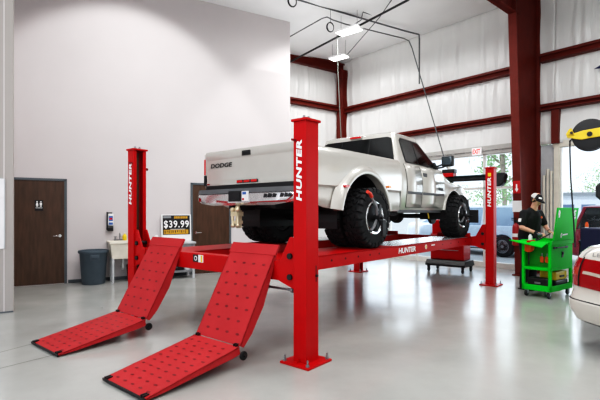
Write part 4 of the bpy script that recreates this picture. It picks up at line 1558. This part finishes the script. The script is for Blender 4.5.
e = tag(empty('impact_wrench', CT @ Matrix.Translation((.2, .3, .955))), 'black and red impact wrench held on the cart tray', 'power tool')
q = B(); q.cyl((-.1, 0, .13), (.07, 0, .13), .036); q.cyl((.07, 0, .13), (.12, 0, .13), .02); q.obj('motor_housing', M_blk, e, smooth=40)
q = B(); q.loft([[(-.05, -.02, .11), (0, -.02, .11), (0, .02, .11), (-.05, .02, .11)], [(-.07, -.022, 0), (-.01, -.022, 0), (-.01, .022, 0), (-.07, .022, 0)]]); q.obj('handle', M_blk, e, bevel=.008)
q = B(); q.box(-.09, .02, -.035, .035, -.008, .03); q.obj('battery', M_red, e, bevel=.006)
e = tag(empty('pry_bar', CT @ Matrix.Translation((.10, .10, .96)) @ Matrix.Rotation(.5, 4, 'Z')), 'black pry bar with a red handle sticking up from the cart tray beside the lid', 'pry bar')
q = B(); q.tube([(-.05, .2, .02), (.02, .05, .1), (.06, -.05, .16)], .012); q.obj('bar', M_blk, e)
q = B(); q.tube([(-.11, .32, -.01 + .03), (-.05, .2, .03)], .02); q.obj('handle', M_red, e)

# ------------------------------------------------------------------ navy chest, stool, bottle
NV = frame(4.86, 6.95, 0, 14)
nv = tag(empty('storage_chest', NV), 'navy blue covered chest with a round white emblem behind the white car', 'chest')
b = B(); b.box(-.24, .7, -.25, .25, .1, 1.24)
cv = b.obj('cover', M_navy, nv, bevel=.02)
for x in (-.2, .62):
    for y in (-.2, .2):
        q = B(); q.lathe([(.0, -.02), (.05, -.02), (.05, .02), (.0, .02)], (x, y, .05), 'y', 14); q.box(x - .02, x + .02, y - .025, y + .025, .06, .11); q.obj('caster', M_blk, nv, smooth=40)
b = B(); b.lathe([(.022, -.253), (.05, -.253), (.05, -.251), (.022, -.251)], (-.07, 0, 1.09), 'y', 20, close=True)
b.prism([(-.078, 1.05), (-.062, 1.05), (-.062, 1.13), (-.078, 1.13)], 'y', -.253, -.251)
b.box(.02, .3, -.253, -.251, 1.075, 1.1)
b.obj('white_emblem', M_ltr, cv)
ST = frame(5.0, 7.62, 0, 10)
st = tag(empty('shop_stand', ST), 'dark stand behind the navy chest carrying the orange and white bottle', 'stand')
b = B(); b.cyl((0, 0, .95), (0, 0, 1.0), .12); b.obj('seat', M_dark, st, smooth=40)
for k in range(4):
    a = PI / 4 + k * PI / 2
    q = B(); q.cyl((math.cos(a) * .09, math.sin(a) * .09, .95), (math.cos(a) * .17, math.sin(a) * .17, 0), .014); q.obj('leg', M_dark, st, smooth=40)
e = tag(empty('bottle', frame(5.0, 7.62, 1.0, 0)), 'white bottle with an orange nozzle standing behind the navy chest', 'bottle')
q = B(); q.lathe([(0, 0), (.055, 0), (.06, .01), (.06, .17), (.02, .24), (0, .24)], n=16); q.obj('bottle_body', M_white, e, smooth=40)
q = B(); q.lathe([(0, .235), (.028, .235), (.025, .29), (.012, .32), (0, .32)], n=12); q.obj('nozzle', M_org, e, smooth=40)

# ------------------------------------------------------------------ cars
def outline(x0, x1, w, r0, r1, bulge, n=10):
    """plan ring of a car body: rear at x0, front at x1, half width w"""
    pts = []
    def corner(cx, cy, r, a0):
        for k in range(n + 1):
            a = a0 + PI / 2 * k / n
            pts.append((cx + r * math.cos(a), cy + r * math.sin(a)))
    corner(x0 + r0, -w + r0, r0, PI)
    corner(x1 - r1, -w + r1, r1, 1.5 * PI)
    corner(x1 - r1, w - r1, r1, 0)
    corner(x0 + r0, w - r0, r0, PI / 2)
    # subdivide the rear and bulge it
    for k in range(1, 12):
        t = k / 12
        pts.append((x0, w - r0 - t * (2 * w - 2 * r0)))
    out = []
    for x, y in pts:
        k = max(0, 1 - abs(x - x0) / .6)
        k2 = max(0, 1 - abs(x - x1) / .6)
        c = (1 - (y / w) ** 2)
        out.append((x - bulge * c * k + bulge * c * k2 - 0, y))
    return out


def make_car(name, label, loc, ang, paint, L=4.6, w=.9, levels=None, belt=.95, rooftop=1.45, gx=(.5, 3.3), rx=(.9, 2.6), wr=.33, ax=(.95, 3.6), cat='car', gl=None):
    e = tag(empty(name, frame(loc[0], loc[1], loc[2] if len(loc) > 2 else 0, ang)), label, cat)
    b = B()
    secs = []
    for z, r, f, s in levels:
        secs.append([Vector((x, y, z)) for x, y in outline(r, L - f, w - s, .28, .35, .09)])
    b.loft(secs)
    body = b.obj('body', paint, e)
    cs = []
    for x in ax:
        for sy in (-1, 1):
            q = B(); q.cyl((x, sy * (w - .28), wr), (x, sy * (w + .2), wr), wr + .06, n=32); cs.append(q.obj('cutter', M_blk, e))
    cut(body, cs)
    body.data.polygons.foreach_set('use_smooth', [True] * len(body.data.polygons))
    body.data.set_sharp_from_angle(angle=math.radians(30))
    b = B()
    gw, rwid = w - .12, w - .28
    def ring(x0, x1, y, z): return [Vector((px, py, z)) for px, py in outline(x0, x1, y, .12, .15, .04, 4)]
    b.loft([ring(gx[0], gx[1], gw, belt - .02), ring(rx[0], rx[1], rwid, rooftop - .06)])
    b.obj('side_glass', gl or M_glassd, e, smooth=30)
    b = B()
    b.loft([ring(rx[0] - .03, rx[1] + .03, rwid + .015, rooftop - .07), ring(rx[0] - .02, rx[1] + .02, rwid + .01, rooftop - .04), ring(rx[0] + .15, rx[1] - .15, rwid - .12, rooftop)])
    b.obj('roof', paint, e, smooth=40)
    for sy in (-1, 1):
        b = B()
        xm = (gx[0] + gx[1]) / 2
        for (xa, xb) in ((gx[0] + .06, rx[0] + .05), (xm, xm - .02), (gx[1] - .1, rx[1] - .05)):
            b.loft([[Vector((xa + d, sy * (gw + o), belt - .02)) for d, o in ((-.05, -.03), (.05, -.03), (.05, .012), (-.05, .012))],
                    [Vector((xb + d, sy * (rwid + o), rooftop - .06)) for d, o in ((-.04, -.03), (.04, -.03), (.04, .012), (-.04, .012))]])
        b.obj('pillar', paint, e)
    for x in ax:
        for sy in (-1, 1):
            b = B(); yc = sy * (w - .11)
            b.lathe([(wr * .62, -.1), (wr * .9, -.105), (wr, -.08), (wr, .08), (wr * .9, .105), (wr * .62, .1)], (x, yc, wr), 'y', 28)
            t = b.obj('wheel', M_rub, e, smooth=40)
            b = B(); b.lathe([(wr * .63, -.1), (wr * .6, -.11), (wr * .55, -.08), (.06, -.09), (.05, -.11), (.01, -.11)] if sy < 0 else [(wr * .63, .1), (wr * .6, .11), (wr * .55, .08), (.06, .09), (.05, .11), (.01, .11)], (x, yc, wr), 'y', 24)
            b.obj('rim', M_steel, t, smooth=40)
    return e, body


LV_SEDAN = [(.26, .16, .12, .06), (.30, .07, .04, .02), (.42, .0, .0, .0), (.50, .0, .0, -.005), (.52, .02, .01, .0), (.60, .05, .03, .005), (.78, .055, .05, .0), (.92, .075, .12, .03), (1.0, .10, .35, .07), (1.06, .16, .75, .12), (1.085, .26, 1.1, .18)]
LV_SEDAN_RAISED = [(z * 1.045, a, c, d) for z, a, c, d in LV_SEDAN]
LV_SUV = [(.28, .12, .12, .05), (.36, .02, .02, .01), (.55, .0, .0, .0), (.75, .03, .03, .0), (.92, .05, .08, .02), (1.02, .08, .2, .05), (1.06, .15, .4, .1)]

sed, sbody = make_car('white_sedan', 'white sedan seen from behind beside the green tool cart, red tail light', (3.20, 4.17), 14, M_sedan, levels=LV_SEDAN_RAISED, gx=(.55, 3.3), rx=(1.15, 2.6), rooftop=1.5, belt=1.10)


def lerp_level(z):
    for a, c in zip(LV_SEDAN_RAISED, LV_SEDAN_RAISED[1:]):
        if a[0] <= z <= c[0]:
            t = (z - a[0]) / (c[0] - a[0])
            return a[1] + (c[1] - a[1]) * t, a[3] + (c[3] - a[3]) * t
    return LV_SEDAN[-1][1], LV_SEDAN[-1][3]


def rim_point(z, t, sy, off):
    """t in metres along the body ring: negative = along the side, 0..  = across the rear from the corner towards the middle"""
    r, s = lerp_level(z)
    wv = .9 - s + off
    r0 = .28 + off
    arc = r0 * PI / 2
    if t < 0:
        x, y = r - off + r0 - t, wv
    elif t < arc:
        a = PI / 2 + (t / r0)
        x, y = r - off + r0 + r0 * math.cos(a), wv - r0 + r0 * math.sin(a)
    else:
        x, y = r - off, wv - r0 - (t - arc)
    k = max(0, 1 - abs(x - (r - off)) / .6)
    return Vector((x - .09 * (1 - (y / wv) ** 2) * k, y * sy, z))


def patch(bb, zs, t0, t1, sy=1, off=.008, n=16, slope=0.):
    V = []
    for z in zs:
        V.append([bb.v(rim_point(z - slope * max(0, k / n - .3), t0 + (t1 - t0) * k / n, sy, off)) for k in range(n + 1)])
    for i in range(len(zs) - 1):
        for k in range(n):
            bb.f([V[i][k], V[i][k + 1], V[i + 1][k + 1], V[i + 1][k]])


for sy in (-1, 1):
    b = B(); patch(b, [.695, .77, .85, .93, 1.0], -.25, .78, sy, slope=.03)
    tl = b.obj('tail_light', mat('sedan_red_lens', (158, 12, 22), .2, coat=.5), sed, smooth=60)
    b = B(); patch(b, [.825, .84, .858], .50, .78, sy, .012, slope=.02)
    b.obj('reverse_lens', mat('reverse_lens_grey', (196, 184, 170), .2, coat=.5), tl, smooth=60)
    b = B(); patch(b, [.80, .845, .885], .05, .44, sy, .012)
    b.obj('amber_lens', mat('dull_amber_lens', (170, 50, 24), .2, coat=.6), tl, smooth=60)
    b = B(); patch(b, [.69, .77, .85, .93, 1.005], .445, .465, sy, .014, 2)
    b.obj('trunk_seam', M_blk, tl)
    b = B(); patch(b, [.535, .545], -.3, 1.2, sy, .006, 40)
    b.obj('bumper_seam', M_dark, sed)
    b = B(); patch(b, [.28, .295, .31], .1, 1.2, sy, .004, 30); b.obj('bumper_lower_lip', M_blk, sed)
    b = B(); patch(b, [1.005, 1.05, 1.1], .40, .415, sy, .004, 2); b.obj('trunk_gap', M_grey, sed)
text('lettering', 'LEXUS', M_steel, sed, (lerp_level(1.045)[0] - .075, .33, 1.04), (.04, -1, 0), (.25, 0, 1), .04, .28, bold=.0)

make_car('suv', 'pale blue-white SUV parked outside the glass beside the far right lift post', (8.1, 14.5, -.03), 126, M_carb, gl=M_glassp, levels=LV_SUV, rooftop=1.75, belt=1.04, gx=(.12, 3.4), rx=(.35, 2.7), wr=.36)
make_car('maroon_suv', 'maroon SUV parked outside the right window behind the green cart', (8.35, 13.2, -.03), -49, M_maroon, levels=LV_SUV, rooftop=1.72, belt=1.04, gx=(.12, 3.4), rx=(.35, 2.7), wr=.36)
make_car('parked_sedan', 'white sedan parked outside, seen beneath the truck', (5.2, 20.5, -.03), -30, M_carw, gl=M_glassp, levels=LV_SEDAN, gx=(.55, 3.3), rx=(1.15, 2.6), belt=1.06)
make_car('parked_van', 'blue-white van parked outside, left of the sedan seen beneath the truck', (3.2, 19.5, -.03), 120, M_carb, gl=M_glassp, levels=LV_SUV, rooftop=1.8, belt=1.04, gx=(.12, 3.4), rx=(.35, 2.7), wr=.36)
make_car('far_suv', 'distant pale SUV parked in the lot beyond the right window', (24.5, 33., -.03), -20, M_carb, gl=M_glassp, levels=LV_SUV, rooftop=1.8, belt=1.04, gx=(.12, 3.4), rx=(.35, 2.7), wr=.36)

# trees outside
def tree(loc, h, r, label, seed, n=900):
    random.seed(seed)
    e = tag(empty('tree', frame(loc[0], loc[1], -.03, 0)), label, 'tree', 'trees outside the windows')
    b = B(); b.tube([(0, 0, 0), (.05, 0, h * .3), (-.05, .1, h * .6), (.0, 0, h * .85)], .09 * h / 5)
    for k in range(5):
        a = k * 1.3
        b.tube([(0, 0, h * (.4 + .07 * k)), (math.cos(a) * r * .6, math.sin(a) * r * .6, h * (.55 + .08 * k))], .03 * h / 5, 6)
    b.obj('trunk', M_bark, e)
    b = B()
    cl = [(Vector((random.gauss(0, r * .4), random.gauss(0, r * .4), h * random.uniform(.45, .95))), r * random.uniform(.3, .5)) for _ in range(14)]
    for _ in range(n):
        c, rr = random.choice(cl)
        d = Vector((random.gauss(0, 1), random.gauss(0, 1), random.gauss(0, 1))).normalized()
        p = c + d * rr * random.uniform(.6, 1.05)
        u = d.orthogonal().normalized(); u.rotate(Matrix.Rotation(random.uniform(0, 6), 3, d)); v = d.cross(u)
        s_ = random.uniform(.06, .13) * h / 5
        b.quad(p - u * s_, p - v * s_ * .5, p + u * s_, p + v * s_ * .5)
    b.obj('foliage', M_leaf, e)


tree((11.2, 24), 7.5, 2.2, 'leafy tree outside, right of the far lift post', 1)
tree((9.0, 20.3), 3.2, 1.0, 'small bright green tree outside, left of the far lift post', 2, 700)
tree((35, 50), 6.5, 3.5, 'tall tree far outside the right window', 3, 900)
tree((40, 52), 5, 3.5, 'lower wide tree outside the right window beside the tall one', 4, 900)
BL = frame(26, 44, -.03, -20)
bl = tag(empty('building', BL), 'pale low building across the lot beyond the right window', 'building')
b = B(); b.box(-4, 4, 0, 5, 0, 3.2); b.obj('wall', M_bld, bl)
b = B(); b.box(-4.2, 4.2, -.2, 5.2, 3.2, 3.5); b.obj('roof', M_grey, bl)
for k in range(4):
    q = B(); q.box(-3.4 + k * 1.8, -2.2 + k * 1.8, -.03, 0, 1.0, 2.3); q.obj('window', mat('far_window', (96, 112, 136), .3), bl)
# ------------------------------------------------------------------ the technician
PM = frame(4.44, 8.5, 0, -66) @ Matrix.Scale(1.025, 4)
man = tag(empty('person', PM), 'technician in black t-shirt and cap bending over the green cart', 'person')
J = dict(pel=(0, 0, .98), belly=(.02, 0, 1.12), chest=(.07, 0, 1.34), neck=(.10, 0, 1.50), nk2=(.135, 0, 1.57), head=(.185, 0, 1.68))


def fuse(name, b, m, parent, vox=.008, it=6):
    o = b.obj(name, m, parent)
    r = o.modifiers.new('fuse', 'REMESH'); r.mode = 'VOXEL'; r.voxel_size = vox
    s_ = o.modifiers.new('smooth', 'SMOOTH'); s_.iterations = it; s_.factor = .5
    bake(o)
    o.data.polygons.foreach_set('use_smooth', [True] * len(o.data.polygons))
    return o


def hand(b, w, d, up, side, curl):
    """hand at wrist w pointing along d; side = direction of the thumb"""
    w, d, up, side = Vector(w), Vector(d).normalized(), Vector(up).normalized(), Vector(side).normalized()
    for k in (-1, -.33, .33, 1):
        b.capsule(w + side * k * .018, .016, w + d * .085 + side * k * .03, .0135)
    for k, L in zip((-1, -.33, .33, 1), (.055, .068, .074, .066)):
        p = w + d * .09 + side * k * .03
        q = p + (d * .8 - up * curl * .6).normalized() * L * .5
        r = q + (d * .35 - up * curl).normalized() * L * .5
        b.capsule(p, .0105, q, .0095); b.capsule(q, .0095, r, .008)
    p = w + d * .03 + side * .028
    q = p + (side * .8 + d * .6).normalized() * .04
    r = q + (d * .8 - up * curl * .7).normalized() * .035
    b.capsule(p, .014, q, .0115); b.capsule(q, .0115, r, .009)


RS, LS = (.07, -.205, 1.43), (.07, .205, 1.43)
RE, LE = (.10, -.30, 1.17), (.16, .27, 1.18)
RWR, LWR = (.36, -.20, 1.07), (.36, .10, 1.10)
b = B()
b.capsule((0, 0, .96), .15, (.02, 0, 1.15), .145); b.capsule((.02, 0, 1.15), .145, (.07, 0, 1.36), .15)
b.capsule((.07, -.15, 1.41), .075, (.07, .15, 1.41), .075)
b.capsule((.09, 0, 1.44), .075, (.145, 0, 1.60), .056)
for S_, E_, W_ in ((RS, RE, RWR), (LS, LE, LWR)):
    b.capsule(S_, .06, E_, .043); b.capsule(E_, .043, W_, .029)
for sy in (-1, 1):
    b.capsule((0, sy * .09, .95), .10, (.03, sy * .10, .52), .062); b.capsule((.03, sy * .10, .52), .062, (-.02, sy * .11, .09), .042)
    b.capsule((-.04, sy * .11, .05), .042, (.15, sy * .13, .035), .035)
# head, bowed forward
HR_ = Matrix.Translation((.175, 0, 1.685)) @ Matrix.Rotation(math.radians(28), 4, 'Y')
def hp(x, y, z): return HR_ @ Vector((x, y, z))
b.ball(hp(-.01, 0, .03), (.098, .077, .095), HR_.to_3x3())
b.ball(hp(.02, 0, -.035), (.072, .062, .088), HR_.to_3x3())
b.capsule(hp(.055, 0, -.10), .026, hp(.06, 0, -.095), .026)
b.capsule(hp(.088, 0, .005), .008, hp(.112, 0, -.032), .014)
for sy in (-1, 1):
    b.capsule(hp(-.005, sy * .077, .01), .015, hp(-.01, sy * .08, -.03), .011)
    b.capsule(hp(.078, sy * .018, .022), .01, hp(.068, sy * .05, .02), .01)
b.capsule(hp(.084, -.02, -.062), .008, hp(.084, .02, -.062), .008)
hand(b, RWR, (.9, .12, -.15), (0, 0, 1), (0, 1, 0.2), .9)
hand(b, LWR, (.9, -.3, -.12), (0, 0, 1), (0, -1, 0.2), .9)
fuse('body', b, M_skin, man, .0065, 5)
for sy in (-1, 1):
    q = B(); q.ball(hp(.081, sy * .03, .003), .0095)
    q.obj('eye', M_white, man, smooth=60)
b = B(); b.capsule(hp(.089, -.022, -.063), .005, hp(.089, .022, -.063), .005)
b.obj('mouth', mat('lips', (150, 86, 76), .5), man, smooth=60)
b = B()
b.ball(hp(-.022, 0, .005), (.094, .081, .085), HR_.to_3x3())
b.obj('hair', mat('dark_hair', (46, 36, 30), .8), man, smooth=60)
# shirt
b = B()
b.capsule((0, 0, .98), .165, (.02, 0, 1.15), .160); b.capsule((.02, 0, 1.15), .160, (.07, 0, 1.36), .165)
b.capsule((.0, -.05, 1.0), .15, (.06, -.07, 1.32), .14); b.capsule((.0, .05, 1.0), .15, (.06, .07, 1.32), .14)
b.capsule((.07, -.16, 1.42), .085, (.07, .16, 1.42), .085); b.capsule((.085, -.03, 1.47), .085, (.085, .03, 1.47), .085)
for S_, E_ in ((RS, RE), (LS, LE)):
    e_ = Vector(S_).lerp(Vector(E_), .72)
    b.capsule(S_, .077, e_, .066)
sh = fuse('shirt', b, M_shirt, man, .01, 5)
b = B(); b.box(-.028, .028, -.004, .004, -.03, .03, Matrix.Translation((.095, -.345, 1.31)) @ Matrix.Rotation(-.25, 4, 'X'))
b.obj('sleeve_patch', M_ltr, sh)
b = B(); b.ball((.222, .075, 1.36), (.012, .022, .022)); b.obj('chest_badge', M_org, sh)
# trousers and boots
b = B()
b.capsule((0, -.05, .95), .135, (0, .05, .95), .135)
for sy in (-1, 1):
    b.capsule((0, sy * .09, .93), .118, (.03, sy * .10, .52), .082); b.capsule((.03, sy * .10, .52), .082, (-.02, sy * .11, .10), .072)
fuse('trousers', b, M_trous, man, .012, 5)
for sy in (-1, 1):
    b = B(); b.capsule((-.04, sy * .11, .055), .055, (.15, sy * .13, .05), .048); b.capsule((-.04, sy * .11, .06), .052, (-.03, sy * .11, .16), .06)
    bo = fuse('boot', b, M_blk, man, .01, 4)
    q = B(); q.box(-.10, .2, sy * .12 - .05, sy * .12 + .05, 0, .02); q.obj('sole', M_dark, bo, bevel=.008)
# cap
b = B()
secs = []
for t in (0, 20, 40, 60, 78):
    a = math.radians(t)
    secs.append([hp(-.012 + .112 * math.cos(a) * math.cos(u), .093 * math.cos(a) * math.sin(u), .035 + .085 * math.sin(a)) for u in [2 * PI * k / 28 for k in range(28)]])
b.loft(secs)
cp = b.obj('cap', mat('cap_mesh_white', (206, 204, 200), .8), man, smooth=50)
b = B()
secs = []
for t in (0, 20, 40, 60, 78):
    a = math.radians(t)
    secs.append([hp(-.012 + .116 * math.cos(a) * math.cos(u), .097 * math.cos(a) * math.sin(u), .034 + .089 * math.sin(a)) for u in [-1.35 + 2.7 * k / 14 for k in range(15)]])
b.loft(secs, closed=False, caps=False)
fp = b.obj('front_panel', M_shirt, cp, smooth=50)
b = B()
V = []
for k in range(13):
    u = -1.2 + 2.4 * k / 12
    V.append((b.v(hp(-.012 + .11 * math.cos(u), .092 * math.sin(u), .036)), b.v(hp(-.0 + (.11 + .075 * math.cos(u * .9)) * math.cos(u), .095 * math.sin(u), .022 - .01 * abs(math.sin(u))))))
for (a0, a1), (c0, c1) in zip(V, V[1:]):
    b.f([a0, a1, c1, c0])
br = b.obj('visor', M_shirt, cp, smooth=50)
sd_ = br.modifiers.new('thick', 'SOLIDIFY'); sd_.thickness = .006
b = B()
for (u0, u1) in ((-.75, -.1),):
    n = 6
    for k in range(n):
        qa, qb = u0 + (u1 - u0) * k / n, u0 + (u1 - u0) * (k + 1) / n
        pt = lambda u, t: hp(-.012 + .119 * math.cos(t) * math.cos(u), .1 * math.cos(t) * math.sin(u), .034 + .092 * math.sin(t))
        b.quad(pt(qa, .3), pt(qb, .3), pt(qb, .62), pt(qa, .62))
b.obj('cap_logo', M_ltr, fp)
# wrist band and glove on the near hand
b = B()
d = (Vector(RWR) - Vector(RE)).normalized()
b.cyl(Vector(RWR) - d * .06, Vector(RWR) + d * .0, .036, .036, 16)
b.obj('wristband', M_shirt, man, smooth=40)
b = B()
d = (Vector(LWR) - Vector(LE)).normalized()
b.cyl(Vector(LWR) - d * .03, Vector(LWR) - d * .0, .034, .034, 16)
b.obj('watch', M_blk, man, smooth=40)
# ------------------------------------------------------------------ camera, sky, lamps
cam = bpy.data.cameras.new('camera')
cam.lens = FPX / 600 * 36
cam.sensor_width = 36
cam.shift_y = (HY - 200) / 600
cam.clip_end = 300
co = bpy.data.objects.new('camera', cam)
COL.objects.link(co)
co.location = (0, 0, CAMH)
co.rotation_euler = (PI / 2, 0, 0)
S.camera = co

w = bpy.data.worlds.new('sky')
S.world = w
w.use_nodes = True
nt = w.node_tree
bg = nt.nodes['Background']
tc = nt.nodes.new('ShaderNodeTexCoord')
sp = nt.nodes.new('ShaderNodeSeparateXYZ')
rp = nt.nodes.new('ShaderNodeValToRGB')
rp.color_ramp.elements[0].position = .0
rp.color_ramp.elements[0].color = (.93, .96, 1, 1)
rp.color_ramp.elements[1].position = .5
rp.color_ramp.elements[1].color = (.70, .82, 1, 1)
nt.links.new(tc.outputs['Generated'], sp.inputs[0])
nt.links.new(sp.outputs['Z'], rp.inputs['Fac'])
nt.links.new(rp.outputs['Color'], bg.inputs['Color'])
bg.inputs['Strength'].default_value = 1.5


def area(name, loc, size, power, rot=(0, 0, 0), col=(1, 1, 1)):
    l = bpy.data.lights.new(name, 'AREA')
    l.shape = 'RECTANGLE'
    l.size, l.size_y = size
    l.energy = power
    l.color = col
    o = bpy.data.objects.new(name, l)
    COL.objects.link(o)
    o.location = loc
    o.rotation_euler = rot
    return o


def spot(name, loc, target, power, ang, blend, r=.2):
    l = bpy.data.lights.new(name, 'SPOT')
    l.energy = power
    l.spot_size = math.radians(ang)
    l.spot_blend = blend
    l.shadow_soft_size = r
    o = bpy.data.objects.new(name, l)
    COL.objects.link(o)
    o.location = loc
    d = Vector(target) - Vector(loc)
    o.rotation_euler = d.to_track_quat('-Z', 'Y').to_euler()
    return o


# rows of LED high bays under the ceiling
for i, (x, y) in enumerate(((-2.5, 3.2), (1.5, 5.5), (4.4, 7.2), (-1.0, 7.5), (2.2, 10.5), (.5, 1.5), (4, 3), (-3.5, -1.5), (2, -2.5))):
    area('high_bay', (x, y, 6.15), (1.2, .5), 62, (0, 0, math.radians(45)))
area('high_bay', (lp1.x, lp1.y, lp1.z - .02), (.6, .3), 40, (0, 0, math.radians(-40)))
area('high_bay', (lp2.x, lp2.y, lp2.z - .02), (.6, .3), 40, (0, 0, math.radians(-40)))
# wall-washing high bays near the left wall
for s, y, pw in ((2.2, -3., 330), (7.1, -3., 300)):
    p = LW @ Vector((s, y, 6.5))
    spot('wall_bay', p, LW @ Vector((s, 0, 3.0)), pw, 88, .3, .12)
# soft light from the ceiling bounce
area('bounce', (0, 2.0, 6.2), (9, 9), 90)
# ceiling fill further down is added in place of light scattered off the floor
# daylight through the shop windows
wn = RW @ Vector((-2, .4, 1.7))
d = area('daylight', wn, (6, 2.6), 110, (0, 0, 0), (.9, .95, 1))
d.rotation_euler = Vector((-.755, -.656, -.1)).to_track_quat('-Z', 'Y').to_euler()
wn = RW @ Vector((4, .4, 1.7))
d = area('daylight', wn, (4, 2.6), 80, (0, 0, 0), (.9, .95, 1))
d.rotation_euler = Vector((-.755, -.656, -.1)).to_track_quat('-Z', 'Y').to_euler()
wn = RW @ Vector((9, -.4, 2.2))
d = area('near_right_fill', wn, (5, 3.2), 50, (0, 0, 0), (1, 1, 1))  # unseen fill lamp added to brighten faces turned to the near right
d.rotation_euler = Vector((-.755, -.656, 0)).to_track_quat('-Z', 'Y').to_euler()
area('high_bay', (5.6, 1.0, 6.15), (1.2, .5), 30)  # extra unseen lamp, added to help light the cart's right side
area('ceiling_fill', (0.8, 12.0, 5.2), (4, 4), 26, (PI, 0, 0))  # unseen lamp added only to brighten the far ceiling
# daylight on the lot outside
sun = bpy.data.lights.new('sun', 'SUN')
sun.energy = 3.0
sun.angle = .1
so = bpy.data.objects.new('sun', sun)
COL.objects.link(so)
so.rotation_euler = Vector((.45, .35, -1)).to_track_quat('-Z', 'Y').to_euler()
S.view_settings.view_transform = 'Standard'
S.view_settings.look = 'None'
S.view_settings.exposure = 0.0
S.view_settings.use_curve_mapping = True
cv = S.view_settings.curve_mapping
for x, y in ((.03, .015), (.12, .10), (.55, .62)):
    cv.curves[3].points.new(x, y)
cv.update()
